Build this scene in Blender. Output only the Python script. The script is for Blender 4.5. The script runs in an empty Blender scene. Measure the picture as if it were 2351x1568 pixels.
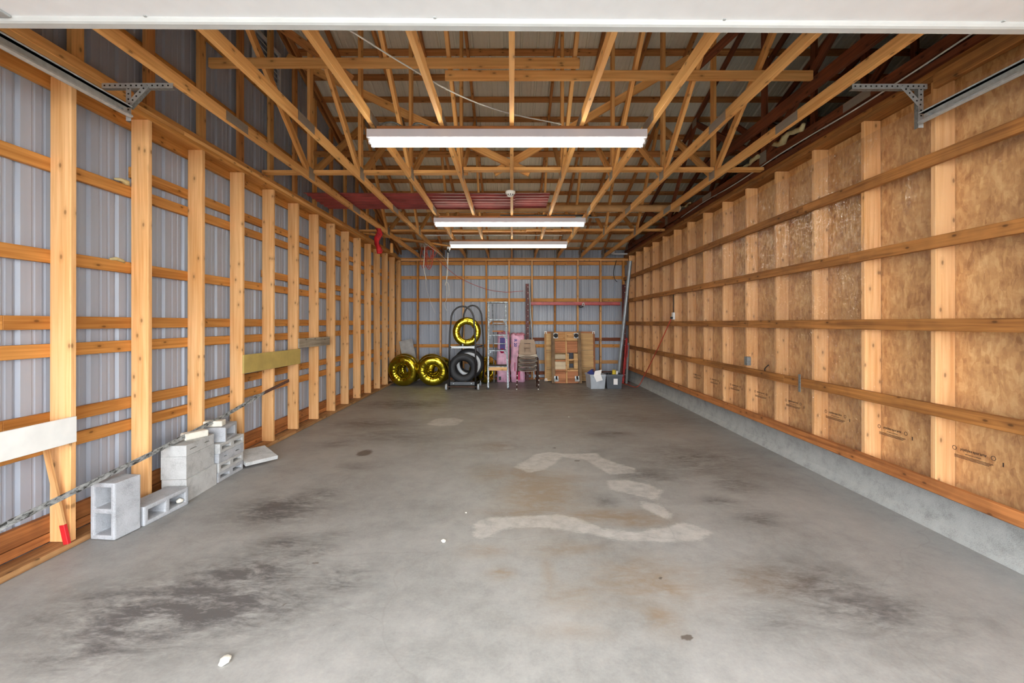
import bpy, bmesh, math, random
import numpy as np
from mathutils import Matrix, Vector

random.seed(7)
SC = bpy.context.scene
COL = SC.collection

# ------------------------------------------------------------------ camera
CAMZ = 1.51
FPX = 986.0
VPX, VPY = 1175.0, 741.0
cam_d = bpy.data.cameras.new('camera')
cam = bpy.data.objects.new('camera', cam_d)
COL.objects.link(cam)
cam.location = (0, 0, CAMZ)
cam.rotation_euler = (math.radians(90), 0, 0)
cam_d.sensor_width = 36.0
cam_d.lens = FPX / 2351 * 36.0
cam_d.shift_x = 0.5 / 2351
cam_d.shift_y = -(784 - VPY) / 2351
cam_d.clip_start = 0.05
SC.camera = cam

# ------------------------------------------------------------------ world / light / exposure
world = bpy.data.worlds.new('sky')
SC.world = world
world.use_nodes = True
bg = world.node_tree.nodes['Background']
bg.inputs['Color'].default_value = (0.90, 0.95, 1.0, 1)
bg.inputs['Strength'].default_value = 8.0
sun_d = bpy.data.lights.new('sun', 'SUN')
sun_d.energy = 1.5
sun_d.angle = math.radians(25)
sun_d.color = (1.0, 0.96, 0.9)
sun = bpy.data.objects.new('sun', sun_d)
COL.objects.link(sun)
sun.rotation_euler = (math.radians(48), 0, math.radians(12))
por_d = bpy.data.lights.new('door_opening_portal', 'AREA')
por_d.shape = 'RECTANGLE'
por_d.size, por_d.size_y = 5.6, 2.95
por = bpy.data.objects.new('door_opening_portal', por_d)
COL.objects.link(por)
por.location = (0.08, -1.12, 1.5)
por.rotation_euler = (math.radians(90), 0, 0)
por_d.cycles.is_portal = True
SC.view_settings.view_transform = 'Standard'
SC.view_settings.look = 'None'
SC.view_settings.gamma = 1.0
SC.view_settings.use_curve_mapping = False
SC.view_settings.exposure = 0.86
LAMP_EMIT = 14.0
SC.cycles.max_bounces = 5
SC.cycles.diffuse_bounces = 4
SC.cycles.glossy_bounces = 3
SC.cycles.use_adaptive_sampling = True
SC.cycles.adaptive_threshold = 0.13
SC.cycles.use_light_tree = False
SC.cycles.transparent_max_bounces = 12
SC.cycles.caustics_reflective = False
SC.cycles.caustics_refractive = False
SC.cycles.sample_clamp_indirect = 8.0


# ------------------------------------------------------------------ materials
def lin(c):
    return tuple(((v / 255) / 12.92 if v / 255 <= 0.04045 else ((v / 255 + 0.055) / 1.055) ** 2.4) for v in c)


MATS = {}


class NT:
    """tiny node-tree helper"""
    def __init__(self, name):
        self.m = bpy.data.materials.new(name)
        self.m.use_nodes = True
        self.t = self.m.node_tree
        self.n = self.t.nodes
        self.b = self.n['Principled BSDF']
        self.out = self.n['Material Output']
        MATS[name] = self.m

    def new(self, typ, **kw):
        n = self.n.new(typ)
        for k, v in kw.items():
            setattr(n, k, v)
        return n

    def link(self, a, b):
        self.t.links.new(a, b)

    def val(self, sock, v):
        if isinstance(v, (int, float, tuple, list)):
            sock.default_value = v
        else:
            self.link(v, sock)

    def math(self, op, a, b=0.0, clamp=False):
        n = self.new('ShaderNodeMath', operation=op, use_clamp=clamp)
        self.val(n.inputs[0], a)
        self.val(n.inputs[1], b)
        return n.outputs[0]

    def mix(self, fac, a, b, blend='MIX'):
        n = self.new('ShaderNodeMix', data_type='RGBA', blend_type=blend)
        self.val(n.inputs[0], fac)
        for s, v in ((n.inputs[6], a), (n.inputs[7], b)):
            if isinstance(v, tuple) and len(v) == 3:
                v = v + (1,)
            self.val(s, v)
        return n.outputs[2]

    def coords(self, scale=(1, 1, 1), rnd=0.0, kind='Object'):
        tc = self.new('ShaderNodeTexCoord')
        mp = self.new('ShaderNodeMapping')
        mp.inputs['Scale'].default_value = scale
        self.link(tc.outputs[kind], mp.inputs['Vector'])
        if rnd:
            oi = self.new('ShaderNodeObjectInfo')
            cx = self.new('ShaderNodeCombineXYZ')
            r = self.math('MULTIPLY', oi.outputs['Random'], rnd)
            self.link(r, cx.inputs[0])
            self.link(self.math('MULTIPLY', r, 1.7), cx.inputs[1])
            self.link(self.math('MULTIPLY', r, 0.6), cx.inputs[2])
            self.link(cx.outputs[0], mp.inputs['Location'])
        return mp.outputs[0]

    def noise(self, vec, scale, detail=4, rough=0.55, dist=0.0):
        n = self.new('ShaderNodeTexNoise')
        n.inputs['Scale'].default_value = scale
        n.inputs['Detail'].default_value = detail
        n.inputs['Roughness'].default_value = rough
        n.inputs['Distortion'].default_value = dist
        if vec is not None:
            self.link(vec, n.inputs['Vector'])
        return n.outputs[0]

    def ramp(self, fac, stops):
        n = self.new('ShaderNodeValToRGB')
        e = n.color_ramp.elements
        while len(e) < len(stops):
            e.new(0.5)
        for el, (p, c) in zip(e, stops):
            el.position = p
            el.color = c if len(c) == 4 else tuple(c) + (1,)
        self.link(fac, n.inputs[0])
        return n.outputs[0]

    def bump(self, h, strength=0.3, dist=0.01):
        n = self.new('ShaderNodeBump')
        n.inputs['Strength'].default_value = strength
        n.inputs['Distance'].default_value = dist
        self.link(h, n.inputs['Height'])
        self.link(n.outputs[0], self.b.inputs['Normal'])


def plain(name, rgb, rough=0.6, metal=0.0, var=0.12, scale=8.0, bump=0.0, spec=0.5):
    t = NT(name)
    c = lin(rgb)
    v = t.coords((1, 1, 1), 13.0)
    n = t.noise(v, scale, 2)
    dk = tuple(x * (1 - var * 1.6) for x in c)
    lt = tuple(min(1, x * (1 + var)) for x in c)
    t.link(t.ramp(n, [(0.3, dk), (0.7, lt)]), t.b.inputs['Base Color'])
    t.b.inputs['Roughness'].default_value = rough
    t.b.inputs['Metallic'].default_value = metal
    t.b.inputs['Specular IOR Level'].default_value = spec
    if bump:
        t.bump(t.noise(v, scale * 6, 1), bump, 0.004)
    return t.m


def wood(name, light, dark, knots=True, var=0.25, dirt=0.0, spec=0.25):
    t = NT(name)
    v = t.coords((1.0, 1, 1), 37.0)
    m2 = t.new('ShaderNodeMapping')
    m2.inputs['Scale'].default_value = (0.9, 26, 26)
    t.link(v, m2.inputs['Vector'])
    n1 = t.noise(m2.outputs[0], 1.6, 2, 0.6, 0.35)
    m3 = t.new('ShaderNodeMapping')
    m3.inputs['Scale'].default_value = (0.8, 4, 4)
    t.link(v, m3.inputs['Vector'])
    n2 = t.noise(m3.outputs[0], 1.2, 1)
    g = t.math('ADD', t.math('MULTIPLY', n1, 0.6), t.math('MULTIPLY', n2, 0.4))
    c = t.ramp(g, [(0.34, lin(dark)), (0.62, lin(light))])
    if knots:
        sx_ = t.new('ShaderNodeSeparateXYZ')
        t.link(v, sx_.inputs[0])
        cx_ = t.new('ShaderNodeCombineXYZ')
        t.link(t.math('MULTIPLY', sx_.outputs[0], 6.5), cx_.inputs[0])
        t.link(t.math('MULTIPLY', t.math('ADD', sx_.outputs[1], sx_.outputs[2]), 13.0), cx_.inputs[1])
        vo = t.new('ShaderNodeTexVoronoi', voronoi_dimensions='2D')
        vo.inputs['Scale'].default_value = 1.0
        t.link(cx_.outputs[0], vo.inputs['Vector'])
        sp = t.new('ShaderNodeSeparateColor')
        t.link(vo.outputs['Color'], sp.inputs[0])
        pres = t.math('GREATER_THAN', sp.outputs[0], 0.70)
        k = t.ramp(vo.outputs['Distance'], [(0.0, (1, 1, 1)), (0.07, (0.9, 0.9, 0.9)), (0.13, (0.25, 0.25, 0.25)), (0.34, (0, 0, 0))])
        kk = t.math('MULTIPLY', k, pres)
        kc = tuple(x * 0.34 for x in lin(dark))
        c = t.mix(t.math('MULTIPLY', kk, 0.85), c, kc)
    oi = t.new('ShaderNodeObjectInfo')
    hv = t.new('ShaderNodeHueSaturation')
    t.link(c, hv.inputs['Color'])
    t.link(t.math('ADD', t.math('MULTIPLY', oi.outputs['Random'], var), 1 - var / 2), hv.inputs['Value'])
    c = hv.outputs[0]
    if dirt:
        nd = t.noise(t.coords((1, 1, 1), 5.0), 3.0, 3, 0.7)
        f = t.ramp(nd, [(0.45, (0, 0, 0)), (0.75, (1, 1, 1))])
        c = t.mix(t.math('MULTIPLY', f, dirt), c, (0.03, 0.022, 0.015))
    t.link(c, t.b.inputs['Base Color'])
    t.b.inputs['Roughness'].default_value = 0.62
    t.b.inputs['Specular IOR Level'].default_value = spec
    return t.m


wood('stud_wood', (238, 188, 132), (212, 152, 90))
wood('girt_wood', (212, 150, 80), (170, 108, 48))
wood('truss_wood', (242, 186, 116), (210, 148, 82))
wood('dark_truss_wood', (214, 152, 92), (170, 110, 62), dirt=0.12)
wood('red_wood', (146, 84, 54), (98, 54, 34), dirt=0.35)
wood('strap_wood', (178, 120, 64), (124, 78, 38), dirt=0.35)
wood('sill_wood', (188, 122, 70), (138, 84, 46), dirt=0.4)
wood('plate_wood', (196, 148, 98), (140, 98, 62), dirt=0.45)
wood('pine_board', (224, 178, 122), (180, 126, 76))
wood('ply_yellow', (216, 176, 122), (180, 140, 92), knots=False, dirt=0.15)
wood('ply_red', (194, 130, 88), (150, 92, 58), knots=False, dirt=0.2)
wood('old_rail', (160, 128, 92), (98, 74, 54), dirt=0.6)
wood('grey_wood', (184, 170, 150), (130, 116, 98), dirt=0.3)
wood('pale_board', (214, 196, 166), (180, 156, 124), knots=False, dirt=0.15)

plain('white_paint', (236, 235, 230), 0.45, var=0.04)
plain('olive_paint', (190, 164, 92), 0.5, var=0.08)
plain('grey_card', (168, 164, 160), 0.8)
plain('black_tube', (34, 32, 33), 0.35, var=0.2, spec=0.6)
plain('tyre_rubber', (34, 34, 37), 0.6, var=0.15, bump=0.1)
plain('white_rubber', (222, 224, 226), 0.5, var=0.05)
plain('grey_plastic', (178, 184, 190), 0.4, var=0.06)
plain('dark_plastic', (78, 82, 88), 0.45, var=0.08)
plain('tan_plastic', (206, 182, 158), 0.45, var=0.06)
plain('pale_seat', (214, 206, 196), 0.45, var=0.08)
plain('brown_metal', (86, 56, 46), 0.4, 0.3, var=0.25)
plain('red_paint', (172, 48, 44), 0.45, var=0.25, scale=14)
plain('red_beam', (186, 84, 80), 0.45, var=0.15)
plain('dark_red_paint', (98, 34, 30), 0.55, var=0.35, scale=14)
plain('bright_red', (214, 34, 40), 0.6, var=0.15)
plain('red_cloth', (190, 22, 30), 0.7, var=0.3, scale=10)
plain('red_sheet', (158, 70, 68), 0.62, var=0.25, scale=3)
plain('orange_cord', (188, 70, 46), 0.6)
plain('white_cord', (214, 210, 200), 0.7)
plain('black_plastic', (24, 24, 26), 0.5)
plain('dark_step', (62, 58, 54), 0.85)
plain('cardboard', (196, 152, 100), 0.75, var=0.08)
plain('yellow_plastic', (214, 186, 60), 0.5)
plain('blue_plastic', (38, 54, 130), 0.5)
plain('paper', (238, 234, 232), 0.8, var=0.03)
plain('foam', (206, 190, 140), 0.9, bump=0.8, scale=20)
plain('galv', (186, 190, 190), 0.4, 0.3, var=0.10, scale=30)
plain('galv_dark', (130, 132, 130), 0.5, 0.4, var=0.2, scale=60)
plain('alu', (136, 142, 146), 0.42, 0.3, var=0.45, scale=24)
plain('grey_pipe', (150, 156, 160), 0.35, 0.3, var=0.1)
plain('door_white', (244, 246, 248), 0.5, var=0.02)
plain('strut_white', (196, 197, 194), 0.5, 0.0, var=0.03)
plain('fixture_white', (206, 202, 208), 0.4, var=0.02)
plain('vent_white', (220, 222, 222), 0.5, var=0.03)
plain('smoke_white', (232, 230, 226), 0.45, var=0.02)
plain('pink_wrap', (240, 182, 208), 0.4, var=0.12, scale=12, bump=0.5)
plain('pink_wool', (228, 150, 168), 0.95, var=0.2, scale=40, bump=0.9)
plain('purple_ink', (70, 48, 140), 0.5)
plain('magenta_ink', (200, 30, 90), 0.5)
plain('stamp_ink', (44, 26, 18), 0.7)
plain('rust', (104, 74, 62), 0.8, 0.2, var=0.3, scale=40)
plain('brick_white', (224, 218, 204), 0.85, var=0.08, scale=24, bump=0.5)
plain('drive_gravel', (150, 148, 142), 0.9, var=0.3, scale=40)


def block_mat(name, rgb):
    t = NT(name)
    v = t.coords((1, 1, 1), 11.0)
    a = t.noise(v, 9, 6, 0.65)
    b = t.noise(v, 130, 3, 0.7)
    c = t.ramp(t.math('ADD', t.math('MULTIPLY', a, 0.6), t.math('MULTIPLY', b, 0.4)),
               [(0.32, tuple(x * 0.62 for x in lin(rgb))), (0.5, lin(rgb)), (0.72, tuple(min(1, x * 1.2) for x in lin(rgb)))])
    t.link(c, t.b.inputs['Base Color'])
    t.b.inputs['Roughness'].default_value = 0.92
    t.bump(t.math('ADD', b, a), 0.5, 0.006)


block_mat('block_grey', (176, 178, 182))
block_mat('block_pale', (190, 190, 188))
block_mat('curb_concrete', (164, 165, 162))

# gold foil
t = NT('gold_foil')
v = t.coords((1, 1, 1), 21.0)
vo = t.new('ShaderNodeTexVoronoi')
vo.inputs['Scale'].default_value = 10
t.link(v, vo.inputs['Vector'])
n = t.noise(v, 6, 2, 0.6, 0.8)
t.b.inputs['Base Color'].default_value = lin((200, 180, 52)) + (1,)
t.b.inputs['Metallic'].default_value = 1.0
t.b.inputs['Roughness'].default_value = 0.2
t.bump(t.math('ADD', t.math('MULTIPLY', vo.outputs['Distance'], 0.2), n), 0.16, 0.012)

# ribbed sheet metal (inside face of siding / roof)
def sheet(name, rgb, rough, metal, var):
    t = NT(name)
    v = t.coords((1, 1, 1), 9.0)
    m = t.new('ShaderNodeMapping')
    m.inputs['Scale'].default_value = (1, 6, 0.25)
    t.link(v, m.inputs['Vector'])
    n = t.noise(m.outputs[0], 3.0, 2)
    c = lin(rgb)
    t.link(t.ramp(n, [(0.3, tuple(x * (1 - var) for x in c)), (0.7, tuple(min(1, x * (1 + var)) for x in c))]), t.b.inputs['Base Color'])
    t.b.inputs['Roughness'].default_value = rough
    t.b.inputs['Metallic'].default_value = metal
    return t


sheet('siding_metal', (164, 170, 182), 0.42, 0.0, 0.04)
sheet('roof_metal', (236, 231, 212), 0.5, 0.0, 0.02)

# osb
t = NT('osb')
v = t.coords((1, 1, 1), 17.0)
cols = None
for i, (sc, rot) in enumerate(((13.0, 0.5), (17.0, -0.7))):
    m = t.new('ShaderNodeMapping')
    m.inputs['Scale'].default_value = (1, 3.0, 1.0)
    m.inputs['Rotation'].default_value = (rot, 0, 0)
    t.link(v, m.inputs['Vector'])
    vo = t.new('ShaderNodeTexVoronoi')
    vo.inputs['Scale'].default_value = sc
    t.link(m.outputs[0], vo.inputs['Vector'])
    sp = t.new('ShaderNodeSeparateColor')
    t.link(vo.outputs['Color'], sp.inputs[0])
    cols = sp.outputs[0] if cols is None else t.math('ADD', t.math('MULTIPLY', cols, 0.5), t.math('MULTIPLY', sp.outputs[0], 0.5))
nn = t.noise(v, 7, 4, 0.7, 0.6)
g = t.math('ADD', t.math('MULTIPLY', cols, 0.26), t.math('MULTIPLY', nn, 0.74))
t.link(t.ramp(g, [(0.30, lin((166, 114, 62))), (0.5, lin((202, 152, 94))), (0.72, lin((226, 184, 126)))]), t.b.inputs['Base Color'])
t.b.inputs['Roughness'].default_value = 0.7

# thin polyethylene film
t = NT('poly_film')
t.n.remove(t.b)
tr = t.new('ShaderNodeBsdfTransparent')
tr.inputs[0].default_value = (0.99, 0.985, 0.98, 1)
df = t.new('ShaderNodeBsdfDiffuse')
df.inputs[0].default_value = (0.85, 0.82, 0.8, 1)
gl = t.new('ShaderNodeBsdfGlossy')
gl.inputs['Roughness'].default_value = 0.07
fr = t.new('ShaderNodeFresnel')
fr.inputs['IOR'].default_value = 1.28
v = t.coords((1, 1, 0.6))
bp = t.new('ShaderNodeBump')
bp.inputs['Strength'].default_value = 0.8
bp.inputs['Distance'].default_value = 0.03
t.link(t.noise(v, 18.0, 2, 0.6, 1.5), bp.inputs['Height'])
t.link(bp.outputs[0], gl.inputs['Normal'])
mx = t.new('ShaderNodeMixShader')
mx.inputs[0].default_value = 0.03
t.link(tr.outputs[0], mx.inputs[1])
t.link(df.outputs[0], mx.inputs[2])
mx2 = t.new('ShaderNodeMixShader')
t.link(t.math('MULTIPLY', fr.outputs[0], 0.2), mx2.inputs[0])
t.link(mx.outputs[0], mx2.inputs[1])
t.link(gl.outputs[0], mx2.inputs[2])
t.link(mx2.outputs[0], t.out.inputs['Surface'])

# fluorescent tube
t = NT('tube_glow')
t.b.inputs['Base Color'].default_value = (0.9, 0.9, 0.9, 1)
t.b.inputs['Emission Color'].default_value = (1.0, 0.98, 0.80, 1)
t.b.inputs['Emission Strength'].default_value = LAMP_EMIT

# galvanised nail plate with dimples
t = NT('nail_plate')
v = t.coords((1, 1, 1))
br = t.new('ShaderNodeTexBrick')
br.inputs['Scale'].default_value = 42
br.inputs['Color1'].default_value = lin((164, 154, 140)) + (1,)
br.inputs['Color2'].default_value = lin((176, 166, 152)) + (1,)
br.inputs['Mortar'].default_value = lin((104, 92, 80)) + (1,)
br.inputs['Mortar Size'].default_value = 0.06
sw = t.new('ShaderNodeSeparateXYZ')
cb = t.new('ShaderNodeCombineXYZ')
t.link(v, sw.inputs[0])
t.link(sw.outputs[0], cb.inputs[0])
t.link(sw.outputs[2], cb.inputs[1])
t.link(cb.outputs[0], br.inputs['Vector'])
t.link(br.outputs[0], t.b.inputs['Base Color'])
t.b.inputs['Roughness'].default_value = 0.5
t.b.inputs['Metallic'].default_value = 0.0

# mottled steel of the long rod
t = NT('rod_steel')
v = t.coords((14, 40, 40))
n = t.noise(v, 1.0, 4, 0.7)
t.link(t.ramp(n, [(0.40, lin((52, 52, 50))), (0.5, lin((150, 152, 150))), (0.7, lin((190, 192, 192)))]), t.b.inputs['Base Color'])
t.b.inputs['Roughness'].default_value = 0.6
t.b.inputs['Metallic'].default_value = 0.2

# floor: stains come from painted attributes on the slab (worn concrete, spills, patches)
t = NT('floor_concrete')
v = t.coords((1, 1, 1))
n1 = t.noise(v, 1.3, 4, 0.62)
n2 = t.noise(v, 9.0, 4, 0.7)
n3 = t.noise(v, 60.0, 2, 0.7)
base = t.ramp(t.math('ADD', t.math('MULTIPLY', n1, 0.5), t.math('ADD', t.math('MULTIPLY', n2, 0.35), t.math('MULTIPLY', n3, 0.15))),
              [(0.34, lin((128, 127, 125))), (0.50, lin((152, 151, 148))), (0.68, lin((170, 168, 164)))])


def att(nm):
    a = t.new('ShaderNodeAttribute')
    a.attribute_name = nm
    return a.outputs['Fac']


stretch = t.coords((1.0, 5.0, 1))
mst = t.new('ShaderNodeMapping')
mst.inputs['Scale'].default_value = (1.0, 2.6, 1)
mst.inputs['Rotation'].default_value = (0, 0, 0.5)
t.link(v, mst.inputs['Vector'])
n4 = t.noise(mst.outputs[0], 3.2, 5, 0.72, 0.9)
n5 = t.noise(mst.outputs[0], 16.0, 4, 0.75, 0.4)
brk = t.math('ADD', t.math('MULTIPLY', n4, 0.65), t.math('MULTIPLY', n5, 0.35))
def madd(a, m, c_):
    return t.math('ADD', t.math('MULTIPLY', a, m), c_)


dk = t.math('MULTIPLY', att('dark'), madd(brk, 9.0, -3.35))
dk = t.math('MINIMUM', t.math('MAXIMUM', dk, 0.0), 1.0)
c = t.mix(t.math('MULTIPLY', dk, 0.85), base, lin((74, 72, 73)))
br_ = t.math('MULTIPLY', att('brown'), madd(brk, 7.0, -2.15))
br_ = t.math('MINIMUM', t.math('MAXIMUM', br_, 0.0), 1.0)
c = t.mix(t.math('MULTIPLY', br_, 0.7), c, lin((136, 112, 84)))
spots = t.math('MULTIPLY', att('spot'), 1.0)
wsel = t.math('ADD', att('white'), t.math('MULTIPLY', t.math('SUBTRACT', n5, 0.5), 0.35))
wm = t.ramp(wsel, [(0.47, (0, 0, 0)), (0.56, (1, 1, 1))])
c = t.mix(t.math('MULTIPLY', wm, madd(n2, 1.5, -0.25)), c, lin((198, 194, 188)))
ssel = t.math('ADD', spots, t.math('MULTIPLY', t.math('SUBTRACT', n5, 0.5), 0.5))
sm = t.ramp(ssel, [(0.46, (0, 0, 0)), (0.6, (1, 1, 1))])
c = t.mix(t.math('MULTIPLY', sm, 0.8), c, lin((80, 68, 58)))
# hairline cracks
vc = t.new('ShaderNodeTexVoronoi', feature='DISTANCE_TO_EDGE')
vc.inputs['Scale'].default_value = 0.55
mw_ = t.new('ShaderNodeVectorMath', operation='ADD')
t.link(v, mw_.inputs[0])
nz = t.new('ShaderNodeTexNoise')
nz.inputs['Scale'].default_value = 2.5
t.link(v, nz.inputs['Vector'])
sc_ = t.new('ShaderNodeVectorMath', operation='SCALE')
sc_.inputs['Scale'].default_value = 0.35
t.link(nz.outputs['Color'], sc_.inputs[0])
t.link(sc_.outputs[0], mw_.inputs[1])
t.link(mw_.outputs[0], vc.inputs['Vector'])
cr = t.ramp(vc.outputs['Distance'], [(0.0, (1, 1, 1)), (0.0035, (0, 0, 0))])
c = t.mix(t.math('MULTIPLY', cr, t.math('MULTIPLY', n1, 0.35)), c, lin((110, 104, 98)))
t.link(c, t.b.inputs['Base Color'])
t.link(t.math('ADD', t.math('MULTIPLY', n2, 0.25), 0.36), t.b.inputs['Roughness'])
t.b.inputs['Specular IOR Level'].default_value = 0.4

# ------------------------------------------------------------------ object helpers
MWORLD = {}
MESHES = {}
XF = [Matrix.Identity(4)]
I4 = Matrix.Identity(4)


def link(o, parent, M):
    COL.objects.link(o)
    if parent is not None:
        o.parent = parent
        o.matrix_parent_inverse = MWORLD[parent.name].inverted()
    o.matrix_basis = M
    MWORLD[o.name] = M.copy()
    return o


def tag(o, label=None, cat=None, group=None, kind=None):
    if label: o['label'] = label
    if cat: o['category'] = cat
    if group: o['group'] = group
    if kind: o['kind'] = kind
    return o


def empty(name, loc, label, cat, group=None, kind=None):
    o = bpy.data.objects.new(name, None)
    o.empty_display_size = 0.1
    link(o, None, Matrix.Translation(Vector(loc)))
    return tag(o, label, cat, group, kind)


def mk(name, verts, faces, mat, parent=None, M=None, key=None, smooth=False):
    me = MESHES.get(key) if key else None
    if me is None:
        me = bpy.data.meshes.new(name)
        me.from_pydata([tuple(v) for v in verts], [], faces)
        me.materials.append(MATS[mat])
        if smooth:
            for p in me.polygons:
                p.use_smooth = True
        me.update()
        if key:
            MESHES[key] = me
    o = bpy.data.objects.new(name, me)
    return link(o, parent, XF[0] @ (M if M is not None else I4))


def from_bm(name, bm, mat, parent=None, M=None, key=None, smooth=False):
    me = bpy.data.meshes.new(name)
    bmesh.ops.recalc_face_normals(bm, faces=bm.faces)
    bm.to_mesh(me)
    bm.free()
    me.materials.append(MATS[mat])
    if smooth:
        for p in me.polygons:
            p.use_smooth = True
    if key:
        MESHES[key] = me
    o = bpy.data.objects.new(name, me)
    return link(o, parent, XF[0] @ (M if M is not None else I4))


def boxbm(L, w, h, bev):
    bm = bmesh.new()
    bmesh.ops.create_cube(bm, size=1.0)
    for v in bm.verts:
        v.co = Vector((v.co.x * L, v.co.y * w, v.co.z * h))
    if bev:
        bmesh.ops.bevel(bm, geom=list(bm.edges), offset=min(bev, L * .3, w * .3, h * .3), segments=1, affect='EDGES', profile=0.5)
    return bm


def box(name, lo, hi, mat, parent=None, bev=0.0, M=None):
    """axis box in the current frame; origin at its centre"""
    lo, hi = Vector(lo), Vector(hi)
    d = hi - lo
    key = ('box', round(d.x, 4), round(d.y, 4), round(d.z, 4), mat, bev)
    T = (M if M is not None else I4) @ Matrix.Translation((lo + hi) / 2)
    if key in MESHES:
        return mk(name, None, None, mat, parent, T, key)
    return from_bm(name, boxbm(d.x, d.y, d.z, bev), mat, parent, T, key)


def board(name, a, b, w, t, mat, parent=None, up=(0, 0, 1), bev=0.0025):
    """plank from a to b: w across, t along 'up'; local x runs along the grain"""
    a, b = Vector(a), Vector(b)
    X = (b - a)
    L = X.length
    X.normalize()
    Z = Vector(up)
    Z = (Z - X * Z.dot(X)).normalized()
    Y = Z.cross(X)
    R = Matrix((X, Y, Z)).transposed().to_4x4()
    key = ('brd', round(L, 3), round(w, 4), round(t, 4), mat)
    M = Matrix.Translation((a + b) / 2) @ R
    if key in MESHES:
        return mk(name, None, None, mat, parent, M, key)
    return from_bm(name, boxbm(L, w, t, bev), mat, parent, M, key)


def frames(pts, cyclic=False):
    pts = [Vector(p) for p in pts]
    n = len(pts)
    T = []
    for i in range(n):
        a = pts[i - 1] if (i > 0 or cyclic) else pts[i]
        b = pts[(i + 1) % n] if (i < n - 1 or cyclic) else pts[i]
        T.append((b - a).normalized())
    ref = Vector((0, 0, 1)) if abs(T[0].z) < 0.9 else Vector((1, 0, 0))
    N = (ref - T[0] * ref.dot(T[0])).normalized()
    out = []
    for i in range(n):
        N = (N - T[i] * N.dot(T[i])).normalized()
        out.append((pts[i], N.copy(), T[i].cross(N)))
    return out


def tubegeo(pts, r, seg=8, cyclic=False):
    fr = frames(pts, cyclic)
    n = len(fr)
    V, F = [], []
    for i, (p, N, B) in enumerate(fr):
        rr = r[i] if isinstance(r, (list, tuple)) else r
        for k in range(seg):
            a = 2 * math.pi * k / seg
            V.append(p + N * (rr * math.cos(a)) + B * (rr * math.sin(a)))
    m = n if cyclic else n - 1
    for i in range(m):
        for k in range(seg):
            j = (i + 1) % n
            F.append((i * seg + k, i * seg + (k + 1) % seg, j * seg + (k + 1) % seg, j * seg + k))
    if not cyclic:
        F.append(tuple(range(seg))[::-1])
        F.append(tuple((n - 1) * seg + k for k in range(seg)))
    return V, F


def tube(name, pts, r, mat, parent=None, seg=8, cyclic=False, key=None, M=None):
    V, F = tubegeo(pts, r, seg, cyclic)
    return mk(name, V, F, mat, parent, M, key, smooth=True)


def spline(pts, n=10):
    P = [Vector(p) for p in pts]
    P = [P[0] * 2 - P[1]] + P + [P[-1] * 2 - P[-2]]
    out = []
    for i in range(1, len(P) - 2):
        for k in range(n):
            s = k / n
            a, b, c, d = P[i - 1], P[i], P[i + 1], P[i + 2]
            out.append(0.5 * ((2 * b) + (c - a) * s + (2 * a - 5 * b + 4 * c - d) * s * s + (3 * b - a - 3 * c + d) * s ** 3))
    out.append(P[-2])
    return out


def lathe(name, prof, mat, parent=None, seg=40, closed=True, M=None, key=None, warp=None, smooth=True):
    """profile (r, y) revolved about the y axis"""
    V, F = [], []
    n = len(prof)
    for k in range(seg):
        a = 2 * math.pi * k / seg
        for i, (r, y) in enumerate(prof):
            dr, dy = warp(a, i / n) if warp else (0, 0)
            V.append(((r + dr) * math.cos(a), y + dy, (r + dr) * math.sin(a)))
    for k in range(seg):
        k2 = (k + 1) % seg
        for i in range(n if closed else n - 1):
            j = (i + 1) % n
            F.append((k * n + i, k * n + j, k2 * n + j, k2 * n + i))
    if not closed:
        if prof[0][0] > 1e-5:
            F.append(tuple(k * n for k in range(seg)))
        if prof[-1][0] > 1e-5:
            F.append(tuple(k * n + n - 1 for k in range(seg))[::-1])
    return mk(name, V, F, mat, parent, M, key, smooth)


def cyl(name, a, b, r, mat, parent=None, seg=14):
    V, F = tubegeo([a, b], r, seg)
    o = mk(name, V, F, mat, parent)
    return o


def at(px, py, y):
    """point at depth y seen at photo pixel (px, py)"""
    return Vector(((px - VPX) * y / FPX, y, CAMZ - (py - VPY) * y / FPX))


def text_obj(name, s, size, mat, parent, M, sx=1.0):
    cu = bpy.data.curves.new(name, 'FONT')
    cu.body = s
    cu.size = size
    cu.align_x = 'CENTER'
    cu.offset = size * .03
    cu.resolution_u = 2
    tmp = bpy.data.objects.new('tmp_text', cu)
    COL.objects.link(tmp)
    bpy.context.view_layer.update()
    dg = bpy.context.evaluated_depsgraph_get()
    me = bpy.data.meshes.new_from_object(tmp.evaluated_get(dg))
    bpy.data.objects.remove(tmp)
    me.materials.clear()
    me.materials.append(MATS[mat])
    o = bpy.data.objects.new(name, me)
    return link(o, parent, M @ Matrix.Diagonal((sx, 1, 1, 1)))


# ------------------------------------------------------------------ key dimensions
Y_BACK = 11.42          # inner face of back studs
Y_FRONT = -1.05
Y_RIDGE = 5.2
XL_IN, XL_OUT = -2.95, -3.09
XR_IN, XR_OUT = 3.00, 3.145
Z_STUDTOP = 3.16
Z_TR = 3.229            # underside of truss bottom chords
RIDGE_Z = CAMZ + 5.8 - Y_RIDGE / 3
X_END = 7.3


def roof_z(y):          # top of top chord = underside of purlins
    return RIDGE_Z - abs(y - Y_RIDGE) / 3.0


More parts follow.
